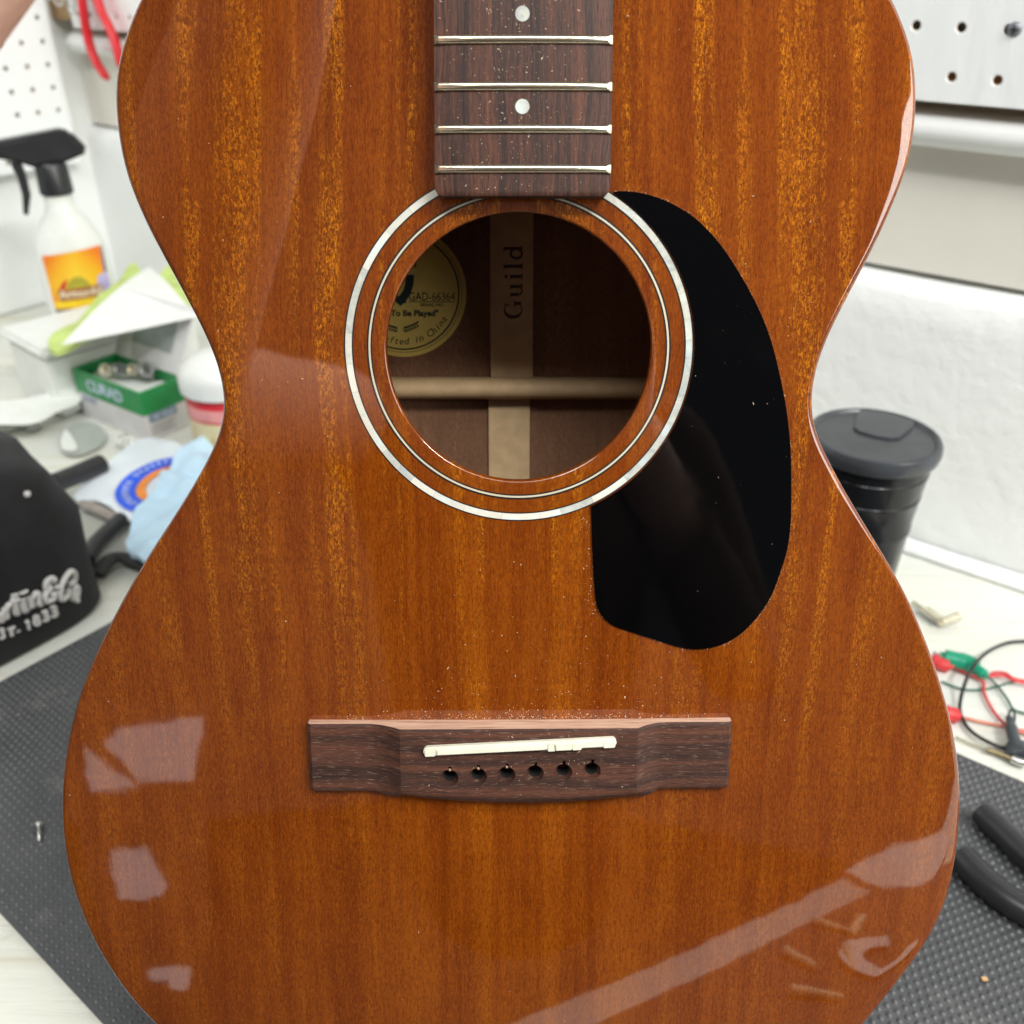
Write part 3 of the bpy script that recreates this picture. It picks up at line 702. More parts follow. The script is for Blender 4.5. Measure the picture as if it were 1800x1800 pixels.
# ================================================================== MAT
def ab(p): return p.dot(EA), p.dot(EB)
MA0, MA1, MB0, MB1 = -.613, .42, .089, .537
mt = thing('rubber_mat', 'charcoal textured rubber mat lying on the bench under the guitar', 'mat', frame(abz(0, 0), EA, EB, EZ))
rr = [(MA0 + .006, MB0), (MA1 - .006, MB0), (MA1, MB0 + .006), (MA1, MB1 - .006), (MA1 - .006, MB1), (MA0 + .006, MB1), (MA0, MB1 - .006), (MA0, MB0 + .006)]
MB().prism(rr, .0005, .0035).build('mat_sheet', M_MAT, mt, bevel=.0005)
V = []; F = []; st = .0052; i = 0; y = MB0 + .004
while y < MB1 - .003:
    x = MA0 + .004 + (st / 2 if i % 2 else 0)
    while x < MA1 - .003:
        k = len(V); r1, r2, h = .0021, .0010, .0014
        ph = random.uniform(-.0001, .0001)
        for r, z in ((r1, .0034), (r2 + ph, .0034 + h)):
            for q in range(5): V.append((x + r * math.cos(q * 1.2566), y + r * math.sin(q * 1.2566), z))
        F += [(k + q, k + (q + 1) % 5, k + 5 + (q + 1) % 5, k + 5 + q) for q in range(5)] + [(k + 5, k + 6, k + 7, k + 8, k + 9)]
        x += st
    y += st * .82; i += 1
me = bpy.data.meshes.new('mat_studs'); me.from_pydata(V, [], F); me.polygons.foreach_set('use_smooth', [True] * len(F))
o = link('mat_studs', me, M_MAT, mt); o['kind'] = 'stuff'
MZ = .0045

# ================================================================== SMALL THINGS ON THE RIGHT
def topath(P, z): return [bz(x, y, zz) for (x, y), zz in zip(P, z if isinstance(z, list) else [z] * len(P))]
# tumbler
cl = bz(1540, 757, .172); CUPR = .0445
tum = thing('travel_mug', 'black travel tumbler with grey flip lid standing against the wall', 'travel mug', frame(Vector((cl.x, cl.y, 0)), Vector((.86, .5, 0)), Vector((-.5, .86, 0)), EZ))
MB().lathe([(.0, .001), (.030, .001), (.032, .004), (.0345, .060), (.0365, .098), (.0372, .101), (.0372, .104), (.0366, .106), (.0385, .128), (.0388, .1285), (.0388, .130), (.0384, .1305), (.0402, .146), (.0404, .1465), (.0404, .148), (.040, .1485), (.041, .156), (.039, .158), (0, .158)], 64).build('cup_body', plain('black_lacquer', (.008, .009, .011), .2, spec=.32), tum, 30)
MB().lathe([(.0405, .1565), (.0440, .158), (.0452, .162), (.0450, .1665), (.0436, .1692), (.0418, .1698), (.0405, .1690), (.0395, .1672), (.034, .1668), (.02, .1672), (0, .1676)], 64).build('lid', plain('grey_lid_plastic', (.048, .053, .061), .26), tum, 35)
fp = [(.000, .0445), (-.019, .040), (-.0195, .026), (-.016, .004), (-.011, -.001), (.0, -.003), (.011, -.001), (.016, .004), (.0195, .026), (.019, .040)]
flap = MB().prism(fp, .1668, .1692).build('flip_tab', plain('grey_lid_plastic_tab', (.048, .053, .061), .28), tum, 40, bevel=.0008)
flap.matrix_parent_inverse = Matrix.Identity(4); flap.rotation_euler = (0, 0, rad(-62))
# small L-shaped metal fitting
lk = thing('angle_bracket', 'small pale metal elbow on the white bench near the mug', 'bracket')
p = topath([(1598, 1052), (1625, 1073), (1658, 1096)], .006)
MB().box((-.02, -.004, .001), (0, .004, .003), frame(p[2], (p[0] - p[2]).normalized() * -1, EZ.cross((p[0] - p[2]).normalized()) * -1, EZ)).build('strip', M_BRASS, lk, bevel=.0008)
MB().tube(topath([(1605, 1058), (1630, 1076), (1657, 1095)], .004), .0017, 8).build('arm', M_BRASS, lk, 40)
MB().tube(topath([(1653, 1094), (1665, 1090), (1684, 1083)], .006), .0036, 12).build('socket', M_BRASS, lk, 40)
# test leads
def wire(name, label, parts, group='test leads with crocodile clips'):
    t = thing(name, label, 'test lead', Matrix.Translation(parts[0][1][0]), group); off = parts[0][1][0]
    for nm, pts, r, mat in parts:
        MB().tube([p - off for p in spline(pts, 8)], r if not isinstance(r, list) else [r[min(len(r) - 1, int(i / (8 * (len(pts) - 1) + 1e-6) * (len(r) - 1) + .5))] for i in range(8 * (len(pts) - 1) + 1)], 10).build(nm, mat, t, 50)
    return t
M_GREENPL = plain('green_vinyl', (.01, .28, .16), .35); M_BLACKWIRE = plain('black_wire', (.012, .013, .014), .4); M_REDV = plain('red_vinyl', (.62, .045, .05), .4); M_GREENW = plain('green_wire', (.015, .10, .07), .4)
wire('test_lead', 'green test lead with a green clip boot nearest the wall', [
    ('clip_boot', topath([(1652, 1154), (1668, 1158), (1700, 1166), (1722, 1180), (1734, 1189)], .007), [.004, .0065, .0068, .004, .0022], M_GREENPL),
    ('jaws', topath([(1640, 1149), (1655, 1155)], .007), .0022, M_STEEL),
    ('cable', topath([(1733, 1188), (1750, 1202), (1770, 1228), (1783, 1248), (1815, 1256)], [.006, .003, .003, .003, .003]), .0009, M_GREENW)])
wire('test_lead', 'red test lead whose red boot tip peeks out beside the guitar edge', [
    ('clip_boot', topath([(1640, 1160), (1655, 1168), (1676, 1173)], .005), [.0055, .005, .002], M_REDV),
    ('cable', topath([(1676, 1173), (1726, 1197), (1729, 1215), (1745, 1248), (1770, 1275), (1800, 1285), (1830, 1290)], .003), .0011, M_REDV)])
wire('test_lead', 'red test lead with a bright red boot lower on the bench', [
    ('clip_boot', topath([(1662, 1254), (1676, 1257), (1689, 1261)], .005), [.006, .0055, .003], M_REDV),
    ('cable', topath([(1689, 1260), (1720, 1268), (1765, 1277), (1785, 1283), (1830, 1300)], .003), .0011, plain('salmon_wire', (.62, .19, .12), .4))])
wire('test_lead', 'red looped lead curling to the right of the green clip boot', [
    ('cable', topath([(1737, 1189), (1750, 1182), (1768, 1184), (1785, 1194), (1830, 1200)], .003), .0012, M_REDV),
    ('second_strand', topath([(1737, 1189), (1752, 1188), (1768, 1189), (1785, 1197), (1830, 1206)], .0055), .0010, M_REDV)])
wire('test_lead', 'black test lead making one wide loop with a dark clip boot', [
    ('cable', topath([(1840, 1128), (1800, 1127), (1768, 1131), (1735, 1147), (1711, 1172), (1695, 1205), (1687, 1243), (1695, 1270), (1713, 1290), (1745, 1308), (1785, 1322), (1840, 1345)], [.004, .004, .005, .012, .018, .010, .004, .003, .004, .006, .004, .003]), .0013, M_BLACKWIRE),
    ('clip_boot', topath([(1774, 1262), (1780, 1290), (1790, 1325)], .008), [.0025, .004, .0075], plain('grey_vinyl', (.05, .06, .07), .4)),
    ('loop', topath([(1776, 1278), (1773, 1258), (1777, 1248), (1783, 1252), (1783, 1268), (1778, 1280)], .008), .0008, M_BLACKWIRE)])
wire('test_lead', 'thin green strand crossing the loop of black lead', [
    ('cable', topath([(1655, 1198), (1680, 1208), (1705, 1213), (1740, 1210), (1775, 1200), (1800, 1196), (1830, 1199)], .002), .0008, M_GREENW)])
wire('test_lead', 'thin tan strand at the mat edge with a bare metal tip', [
    ('cable', topath([(1680, 1295), (1700, 1305), (1735, 1318)], .003), .0007, plain('tan_wire', (.30, .28, .18), .5)),
    ('probe_tip', topath([(1735, 1318), (1755, 1324), (1779, 1334)], .004), .0019, plain('bronze_tip', (.30, .24, .14), .35, .8)),
    ('jaws', topath([(1779, 1333), (1790, 1338), (1805, 1342)], .005), .0030, M_STEEL)])
# black handled pliers at the lower right
pl = thing('pliers', 'black rubber handled pliers lying on the mat at the right', 'pliers', Matrix.Translation(bz(1850, 1600, MZ)))
off = bz(1850, 1600, MZ)
MB().tube([p - off for p in spline(topath([(1722, 1426), (1738, 1440), (1770, 1470), (1805, 1504), (1850, 1545), (1900, 1580)], .013), 6)], [.0062] + [.0072] * 3 + [.0076] * 24 + [.0076] * 3, 16).build('handle', M_BLKPL, pl, 60)
MB().tube([p - off for p in spline(topath([(1690, 1505), (1712, 1530), (1745, 1561), (1785, 1590), (1830, 1612), (1900, 1630)], .013), 6)], .0082, 16).build('handle', M_BLKPL, pl, 60)
jp = topath([(1895, 1580), (1940, 1612), (2010, 1640), (2080, 1660)], .013)
MB().tube([p - off for p in spline(jp, 5)], [.006, .008, .011, .012, .013, .013, .013, .012, .011, .010, .009, .008, .007, .006, .004, .003], 12, flat=.5).build('jaws', M_STEEL, pl, 50)
MB().tube([p - off for p in topath([(1900, 1630), (1950, 1628), (2000, 1632)], .011)], .007, 12).build('tang', M_STEEL, pl, 50)
# wood chip on the mat, screw on the mat
c = bz(1730, 1722, MZ)
tag(MB().box((-.0016, -.0011, 0), (.0016, .0011, .0012)).build('wood_chip', plain('pale_wood_chip', (.6, .36, .18), .7), None, loc=c, bevel=.0003), 'tiny tan wood chip lying on the mat below the pliers', 'wood chip')
sc0, sc1 = bz(67, 1452, MZ + .002), bz(69, 1478, MZ + .0015)
ax = (sc1 - sc0).normalized(); sx = ax.cross(EZ).normalized(); Ms = frame(sc0, sx, ax.cross(sx), ax); Ls = (sc1 - sc0).length
t = thing('wood_screw', 'short silver wood screw lying on the mat left of the guitar', 'screw', Ms)
MB().lathe([(0, -.0012), (.0022, -.0012), (.0031, -.0004), (.0031, .0001), (.0016, .0016), (0, .0016)], 18).build('head', M_STEEL, t, 40)
prof = [(.0013, .0012)]
for i in range(9):
    z = .0020 + (Ls - .003) * i / 9; f = 1 - .4 * i / 9; prof += [(.0013 * f, z), (.0019 * f, z + .0005), (.0013 * f, z + .001)]
MB().lathe(prof + [(.0001, Ls + .001)], 12).build('thread', M_STEEL, t, 30)

# ================================================================== THINGS ON THE LEFT
# black cap with raised embroidery, its flat side facing the mat
a_s = ab(bz(165, 1096, 0))[0] - .004
bR = ab(bz(178, 1062, .02))[1]
cap = thing('cap', 'soft black cap with raised silver embroidery on the bench edge', 'cap', frame(abz(a_s - .095, bR - .098, 0), EA, EB, EZ))
V = []; F = []; nn = 72; lv = [(0, .97), (.006, 1.0), (.035, 1.0), (.065, 1.0), (.095, .985), (.122, .955), (.145, .905), (.162, .82), (.174, .67), (.181, .42), (.1835, .0)]
for z, f in lv:
    for q in range(nn):
        a = 2 * math.pi * q / nn; cx, cy = math.cos(a), math.sin(a); e = .38
        x = .095 * math.copysign(abs(cx) ** e, cx) * f; y = .122 * math.copysign(abs(cy) ** e, cy) * f
        o_ = noise.noise(Vector((x * 26, y * 26, z * 30))) * .006 * min(1, z / .05)
        fold = .004 * math.exp(-((z - .095 - x * .5) / .006) ** 2) * (1 if x < .07 else 0)
        V.append((x + o_, y + o_, z * .84 + o_ - fold))
for i in range(len(lv) - 1): F += [(i * nn + q, i * nn + (q + 1) % nn, (i + 1) * nn + (q + 1) % nn, (i + 1) * nn + q) for q in range(nn)]
F.append(tuple(range(nn))[::-1])
CAPB = MB().add(V, F).build('crown', M_CAP, cap, 'all', weld=1e-6)
bpy.context.view_layer.update()
bmc = bmesh.new(); bmc.from_mesh(CAPB.data); bmc.transform(cap.matrix_world); capt = BVHTree.FromBMesh(bmc)
capinv = cap.matrix_world.inverted()
def oncap(x, y, lift=.0012):
    d = ray(x, y).normalized(); h, n, i, ds = capt.ray_cast(CAM, d)
    if h is None: return None
    return capinv @ (h + n * lift * (1 if n.dot(d) < 0 else -1))
mb = MB(); mb2 = MB()
def z6(x, y): return (x * .12222, 960 + y * .12222)
def emb(mbx, pts, r):
    P = [oncap(*z6(x, y)) for x, y in pts]
    P = [p for p in P if p is not None]
    if len(P) > 1: mbx.tube(spline(P, 4), r, 8, flat=.8)
    elif len(P) == 1: mbx.lathe([(0, r), (r * .8, r * .6), (r, 0), (0, -r)], 10, P[0])
W1 = .0027
for s_ in ([(-420, 1230), (-330, 900), (-270, 1150), (-190, 850), (-150, 1120)], [(-60, 960), (-100, 1000), (-90, 1080), (-30, 1060), (-20, 960), (0, 1080)],
           [(50, 880), (70, 1040)], [(60, 920), (95, 850), (120, 840)], [(185, 690), (205, 940), (250, 950)], [(130, 800), (250, 760)], [(300, 760), (330, 920), (370, 900)],
           [(410, 720), (440, 880)], [(430, 760), (490, 680), (530, 700), (540, 840), (575, 815)], [(760, 510), (720, 470), (650, 520), (650, 610), (720, 600)], [(700, 610), (630, 690), (650, 800), (740, 760), (760, 680), (700, 720)], [(770, 580), (810, 600)],
           [(960, 560), (1040, 500), (1040, 390), (980, 370), (900, 480), (850, 600), (840, 740), (880, 770), (950, 700), (950, 620)], [(1040, 620), (1020, 760), (1070, 740), (1090, 620), (1060, 580), (1030, 640)], [(1060, 790), (1095, 785)]): emb(mb, s_, W1)
emb(mb, [(310, 655), (312, 665)], .0038)
for s_ in ([(-30, 1200), (20, 1190)], [(40, 1210), (-10, 1230), (30, 1270), (30, 1310), (-20, 1330)], [(90, 1200), (190, 1165)], [(135, 1190), (150, 1290)], [(240, 1220), (245, 1228)],
           [(345, 1105), (375, 1075), (385, 1130), (395, 1195)], [(500, 1002), (470, 1020), (475, 1050), (505, 1062), (530, 1040), (525, 1010), (500, 1002)], [(505, 1062), (470, 1085), (480, 1125), (520, 1130), (548, 1100), (535, 1068), (505, 1062)],
           [(580, 960), (640, 930), (650, 980), (620, 1005), (670, 1010), (660, 1060), (600, 1070)], [(700, 890), (760, 865), (775, 910), (740, 945), (790, 945), (780, 1000), (720, 1010)]): emb(mb2, s_, .0015)
mb.build('lettering', M_THREAD, cap, 60); mb2.build('lettering', M_THREAD, cap, 60)
p = oncap(45, 869, .0012)
if p: MB().lathe([(0, .0018), (.0018, .0014), (.0026, .0), (.002, -.002)], 14, p).build('lint_ball', M_THREAD, cap, 60)
# black tubes sticking out behind the cap
t = thing('black_pliers', 'black grips of a tool lying half under the cap beside the plastic bag', 'pliers', Matrix.Translation(bz(120, 850, .03))); off = bz(120, 850, .03)
MB().tube([p - off for p in topath([(95, 850), (130, 836), (178, 816)], [.026, .022, .018])], [.0095, .0095, .010], 16).build('handle', M_BLKPL, t, 40)
MB().tube([p - off for p in topath([(150, 985), (168, 958), (190, 935), (214, 912)], [.012, .011, .011, .011])], [.008, .0078, .0075, .007], 16).build('handle', M_BLKPL, t, 40)

# plastic bag with a printed ring, blue cloth over it
def sheet(name, outline, zf, mat, parent=None, thick=.0012, sub=.012, smooth=True):
    """a draped sheet: outline in bench points, height by zf(x, y)"""
    bm = bmesh.new(); vs = [bm.verts.new((p.x, p.y, 0)) for p in outline]; es = [bm.edges.new((vs[i], vs[(i + 1) % len(vs)])) for i in range(len(vs))]
    bmesh.ops.triangle_fill(bm, edges=es, use_beauty=True)
    xs = [p.x for p in outline]; ys = [p.y for p in outline]
    for ax, lo, hi in ((Vector((1, 0, 0)), min(xs), max(xs)), (Vector((0, 1, 0)), min(ys), max(ys))):
        k = lo + sub * .51
        while k < hi: bmesh.ops.bisect_plane(bm, geom=bm.verts[:] + bm.edges[:] + bm.faces[:], plane_co=ax * k, plane_no=ax); k += sub
    for f in bm.faces:
        if f.normal.z < 0: f.normal_flip()
    for v in bm.verts: v.co.z = zf(v.co.x, v.co.y)
    r = bmesh.ops.solidify(bm, geom=bm.faces[:], thickness=thick)
    bmesh.ops.recalc_face_normals(bm, faces=bm.faces)
    me = bpy.data.meshes.new(name); bm.to_mesh(me); bm.free()
    return link(name, me, mat, parent, 50 if smooth else False)
def fnoise(sc, amp, seed): return lambda x, y: noise.noise(Vector((x * sc, y * sc, seed))) * amp
n1 = fnoise(22, .004, 3.); n2_ = fnoise(18, .006, 8.); n3 = fnoise(40, .002, 2.)
bagz = lambda x, y: .012 + n1(x, y)
bagpoly = spline(topath([(133, 864), (185, 815), (240, 775), (275, 770), (330, 790), (350, 850), (300, 915), (226, 914), (196, 893), (168, 880), (140, 882)], .012), 3, True)
bag = thing('plastic_bag', 'pale plastic bag printed with a blue and orange ring', 'bag')
sheet('bag_sheet', bagpoly, bagz, M_BAG, bag, .002)
bc = bz(320, 850, .014)
rx = .061
def ring_on(name, r0, r1, mat, lift, a0=0, a1=360, n=90):
    mb = MB(); V = []; F = []
    for i in range(n + 1):
        a = rad(a0 + (a1 - a0) * i / n)
        for j in range(4):
            r = r0 + (r1 - r0) * j / 3; x, y = bc.x + r * math.cos(a), bc.y + r * math.sin(a); V.append((x, y, bagz(x, y) + .0012 + lift))
    F = [(i * 4 + j, i * 4 + j + 1, i * 4 + 5 + j, i * 4 + 4 + j) for i in range(n) for j in range(3)]
    return mb.add(V, F).build(name, mat, bag, 60)
RR = rx
ring_on('printed_ring', RR * .70, RR, plain('blue_print', (.02, .10, .75), .35), .0006)
ring_on('printed_ring', RR * .55, RR * .69, plain('orange_print', (.85, .28, .04), .35), .0007)
M_PRINTW = plain('white_print', (.62, .70, .88), .4)
for i in range(34):
    a = rad(40 + i * 7.6)
    if i % 9 == 8: continue
    for r0 in (.80,):
        mb = MB(); 
        for (da, dr, wa, hr) in ((0, 0, .018, .055), (.03, random.choice((-.03, .03, 0)), .03, .014)):
            P = []
            for sa, sr in ((-1, -1), (1, -1), (1, 1), (-1, 1)):
                aa = a + da + sa * wa; r = RR * (.85 + dr + sr * hr); x, y = bc.x + r * math.cos(aa), bc.y + r * math.sin(aa); P.append((x, y, bagz(x, y) + .0026 + da * .01))
            mb.add(P, [(0, 1, 2, 3)])
        mb.build('printed_letter', M_PRINTW, bag)
cz = lambda x, y: .029 + n2_(x, y) + .005 * math.sin(x * 95 + y * 50 + 3 * math.sin(y * 40)) + .0025 * math.sin(x * 210 - y * 120)
tag(sheet('blue_cloth', spline(topath([(308, 815), (330, 793), (375, 772), (420, 780), (430, 880), (380, 960), (300, 985), (252, 986), (224, 965), (228, 930), (262, 875)], .024), 3, True), cz, M_BLUECLOTH, None, .004, .009), 'pale blue cloth bunched up against the guitar waist', 'cloth')
# dark strap under the cloth
tag(MB().tube(spline(topath([(170, 1010), (192, 985), (215, 980), (250, 992), (300, 1000)], [.006, .010, .008, .008, .007]), 6), .008, 12, flat=.5).build('strap', plain('dark_webbing', (.03, .03, .03), .7, bump=.001, bscale=500), None, 60), 'dark grey webbing strap curling out from under the blue cloth', 'strap')
t = tag(MB().tube(spline(topath([(140, 885), (165, 893), (190, 905), (205, 912)], [.010, .012, .012, .012]), 5), [.003] + [.006] * 14 + [.004], 12, flat=.6).build('rubber_strip', plain('taupe_rubber', (.30, .27, .24), .6), None, 60), 'taupe rubber strip poking out beneath the plastic bag', 'strip')
# clear plastic tag with key ring
kt = thing('key_tag', 'oval clear plastic key tag with a small steel ring and chain', 'key tag'); 
kp = spline(topath([(105, 780), (110, 762), (130, 749), (155, 744), (175, 750), (186, 766), (178, 783), (155, 795), (130, 801), (112, 796)], .004), 4, True)
mk = NT('clear_plastic'); mk.set(Base_Color=(.62, .66, .62), Roughness=.12, Transmission_Weight=.35, IOR=1.4)
sheet('tag_plate', kp, lambda x, y: .006 + n3(x, y) * .4, mk.m, kt, .0025, .02)
kp2 = spline(topath([(108, 782), (112, 768), (119, 762), (138, 792), (122, 798), (111, 794)], .004), 4, True)
sheet('tag_corner', kp2, lambda x, y: .0085, M_WHITEPL, kt, .0012, .02)
kr = bz(220, 775, .006)
MB().tube([kr + Vector((.0075 * math.cos(a), .0045 * math.sin(a), .0055 * math.sin(a))) for a in [2 * math.pi * i / 20 for i in range(21)]], .0011, 8).build('ring', M_STEEL, kt, 60)
for i, (x, y) in enumerate(((208, 783), (214, 786), (221, 788), (229, 786))):
    MB().lathe([(0, .002), (.0018, .0012), (.0022, 0), (.0018, -.0012), (0, -.002)], 10, bz(x, y, .004)).build('chain_bead', M_STEEL, kt, 60)
# clear beads
for i, (x, y, r) in enumerate(((18, 751, .014), (40, 748, .010), (58, 752, .009))):
    tag(MB().lathe([(0, r * .7), (r * .6, r * .6), (r, r * .2), (r * .9, 0), (0, 0)], 20).build('clear_bottle_top', mk.m, None, 60, loc=bz(x, y, .002)), ('large clear plastic cap behind the black cap', 'clear plastic cap in the middle of the trio behind the black cap', 'smallest clear plastic cap, nearest the key tag')[i], 'cap lid', 'clear plastic caps')
# glove box, green and white with open top
hB = .075
front = bz(263, 778, 0)
# height so that the front corner lands on its pixel
dd = ray(253, 690); tt = math.hypot(front.x, front.y) / math.hypot(dd.x, dd.y); hB = (CAM + dd * tt).z
fr = Vector((front.x, front.y, 0)); lf = bz(127, 647, hB); rg = bz(319, 662, hB)
lf = Vector((lf.x, lf.y, 0)); rg = Vector((rg.x, rg.y, 0)); xa = (lf - fr); ya = (rg - fr)
Lx, Ly = xa.length, ya.length; xa.normalize(); ya = (ya - xa * ya.dot(xa)); ya.normalize()
gb = thing('glove_box', 'open green and white card box of vinyl gloves', 'box', frame(fr, xa, ya, EZ))
TK = .0018; GB = .47
def walls(z0, z1, mat, nm, e=0.):
    MB().box((-e, -e, z0), (Lx + e, TK, z1)).build(nm, mat, gb); MB().box((-e, TK, z0), (TK, Ly + e, z1)).build(nm, mat, gb)
    MB().box((TK, Ly - TK, z0), (Lx + e, Ly + e, z1)).build(nm, mat, gb); MB().box((Lx - TK, TK, z0), (Lx + e, Ly - TK, z1)).build(nm, mat, gb)
walls(.0008, hB * (1 - GB), M_CARD, 'card_panel'); walls(hB * (1 - GB), hB, M_GREEN, 'green_band', .0004)
MB().box((TK, TK, .001), (Lx - TK, Ly - TK, .003)).build('card_panel', M_CARD, gb)
# lid panel standing half open at the back
Ml = Matrix.Translation((TK, Ly, hB)) @ Matrix.Rotation(rad(62), 4, 'X')
MB().box((0, 0, .001), (Lx - 2 * TK, .075, .0025), Ml).build('lid', M_CARD, gb)
MB().box((.02, .02, .0026), (Lx - .03, .06, .0032), Ml).build('lid_print', plain('grey_print', (.34, .38, .37), .5), gb)
Mf = Matrix.Translation((0, 0, 0)); 
MF = frame(Vector((Lx * .54, -.0010, hB * (1 - GB * .52))), Vector((-1, 0, 0)), EZ, Vector((0, -1, 0)))
text('CURAD', hB * .34, MF, M_PRINTW, gb, 'lettering', .0003, 0, .95)
MS = frame(Vector((-.0010, Ly * .42, hB * .44)), Vector((0, 1, 0)), EZ, Vector((-1, 0, 0)))
# the first long side is seen running left; the short side runs right
text('30 Vinyl', hB * .14, MS, M_PRINTW, gb, 'lettering', .0003)
MB().box((-.0007, Ly * .10, hB * .36), (-.0002, Ly * .74, hB * .53)).build('printed_panel', plain('slate_print', (.22, .28, .36), .5), gb)
MB().box((Lx * .72, -.0007, hB * .38), (Lx * .94, -.0002, hB * .50)).build('printed_panel', plain('lilac_print', (.40, .42, .52), .5), gb)
for k in range(5): MB().box((-.0007, Ly * .10, hB * (.28 - .045 * k)), (-.0002, Ly * (.70 - .06 * (k % 3)), hB * (.295 - .045 * k))).build('printed_line', plain('grey_ink', (.45, .44, .46), .6), gb)
# white gloves and small fittings lying in the box
tag(sheet('glove', [fr + xa * a + ya * b for a, b in ((.004, .004), (Lx - .004, .004), (Lx - .004, Ly - .004), (.004, Ly - .004))], lambda x, y: hB - .012 + n2_(x * 2, y * 2) * .9, M_PAPER, None, .002, .01), 'crumpled white vinyl gloves filling the open box', 'gloves')
for i, (x, y) in enumerate(((188, 651), (212, 649), (236, 650), (260, 650))):
    c = bz(x, y, hB + .001); r = .0065 if i < 3 else .0095
    o = MB().lathe([(r * .55, .004), (r * .6, .0065), (r, .0065), (r, -.004), (r * .55, -.004), (r * .55, .004)], 18, M=Matrix.Rotation(rad(60), 4, 'X')).build('metal_ferrule', M_STEEL if i % 2 else M_BRASS, None, 40, loc=c)
    tag(o, ('leftmost of four metal ferrules on the glove box', 'second ferrule from the left on the glove box', 'third ferrule from the left on the glove box', 'largest ferrule, at the right of the four on the glove box')[i], 'ferrule', 'metal ferrules on the glove box')
# tub with red label and white lid
jc = bz(418, 792, 0); JR = .045
jar = thing('tub', 'cream tub with red band and domed white lid half hidden by the guitar', 'tub', Matrix.Translation((jc.x, jc.y, 0)))
djar = ray(360, 672); tj = math.hypot(jc.x, jc.y) / math.hypot(djar.x, djar.y); hJ = (CAM + djar * tj).z
MB().lathe([(0, .001), (JR * .9, .001), (JR * .93, .004), (JR * .93, hJ * .62), (0, hJ * .62)], 48).build('tub_body', M_TAN, jar, 40)
MB().lathe([(JR * .935, hJ * .615), (JR * .935, hJ * .95), (0, hJ * .95)], 48).build('red_band', M_RED, jar, 40)
MB().lathe([(JR * .94, hJ * .93), (JR * 1.02, hJ * .94), (JR * 1.03, hJ * 1.12), (JR * .95, hJ * 1.22), (JR * .7, hJ * 1.32), (JR * .3, hJ * 1.38), (0, hJ * 1.39)], 48).build('lid', M_WHITEPL, jar, 50)
toc = Vector((-jc.x, -jc.y, 0)).normalized(); base_an = math.atan2(toc.y, toc.x)
for s_, zz, sz, sp in (('UNC', .33, .021, 14), ('III', .12, .016, 9)):
    for i, ch in enumerate(s_):
        an = base_an + rad((i - 1.0) * sp * 1.25 - 6); nrm = Vector((math.cos(an), math.sin(an), 0))
        text(ch, sz, frame(nrm * JR * .945 + EZ * hJ * zz, EZ.cross(nrm), EZ, nrm), M_GOLDINK, jar, 'letter', .0008)
MB().lathe([(JR * .9365, hJ * .64), (JR * .9375, hJ * .70), (JR * .9375, hJ * .76), (JR * .9365, hJ * .80)], 48).build('printed_stripe', plain('pink_print', (.75, .30, .28), .4), jar, 40)
# white plastic bin behind, cloth and paper on it
zb = .085
b0_, b1_, b2_ = bz(78, 690, 0), bz(128, 668, 0), bz(75, 600, zb)
pa = ab(bz(80, 640, zb)); 
P0 = bz(70, 618, zb); P1 = bz(352, 540, zb); 
xa2 = (P1 - P0); xa2.z = 0; Lb = xa2.length; xa2.normalize(); ya2 = EZ.cross(xa2)
bin_ = thing('storage_bin', 'white plastic storage bin under the folded paper', 'bin', frame(Vector((P0.x, P0.y, 0)), xa2, ya2, EZ))
MB().prism([(.006, .006), (Lb - .006, .006), (Lb - .006, .104), (.006, .104)], .001, zb - .012).build('bin_body', M_WHITEPL, bin_, bevel=.004)
MB().prism([(0, 0), (Lb, 0), (Lb, .11), (0, .11)], zb - .012, zb).build('bin_lid', M_WHITEPL, bin_, bevel=.004)
n4 = fnoise(14, .010, 5.)
tag(sheet('microfibre_cloth', spline(topath([(84, 604), (130, 560), (190, 512), (225, 470), (242, 468), (262, 490), (300, 468), (318, 500), (340, 560), (230, 560), (120, 612)], zb + .012), 3, True), lambda x, y: zb + .012 + n4(x, y), M_GREENCLOTH, None, .006, .012), 'crumpled lime green microfibre cloth under the white paper', 'cloth')
tag(sheet('paper_sheet', topath([(108, 603), (262, 468), (350, 556)], zb + .034), lambda x, y: zb + .034 + n4(x * .4, y * .4), M_PAPER, None, .001, .015), 'white paper sheet lying folded on the lime cloth', 'paper')
n5 = fnoise(16, .006, 15.)
tag(sheet('paper_sheet', spline(topath([(-60, 700), (40, 692), (132, 680), (134, 704), (100, 719), (60, 737), (0, 741), (-60, 742)], .030), 3, True), lambda x, y: .026 + n5(x, y), M_PAPER, None, .001, .012), 'rumpled white sheet below the storage bin, left of the glove box', 'paper')
tag(MB().prism([(-.016, -.012), (.016, -.012), (.016, .012), (-.016, .012)], .0005, .02, Matrix.Translation(bz(126, 722, 0)) @ Matrix.Rotation(rad(20), 4, 'Z')).build('dark_block', plain('navy_plastic', (.006, .016, .028), .4), None, bevel=.002), 'small dark navy block tucked under the white sheet by the glove box', 'block')

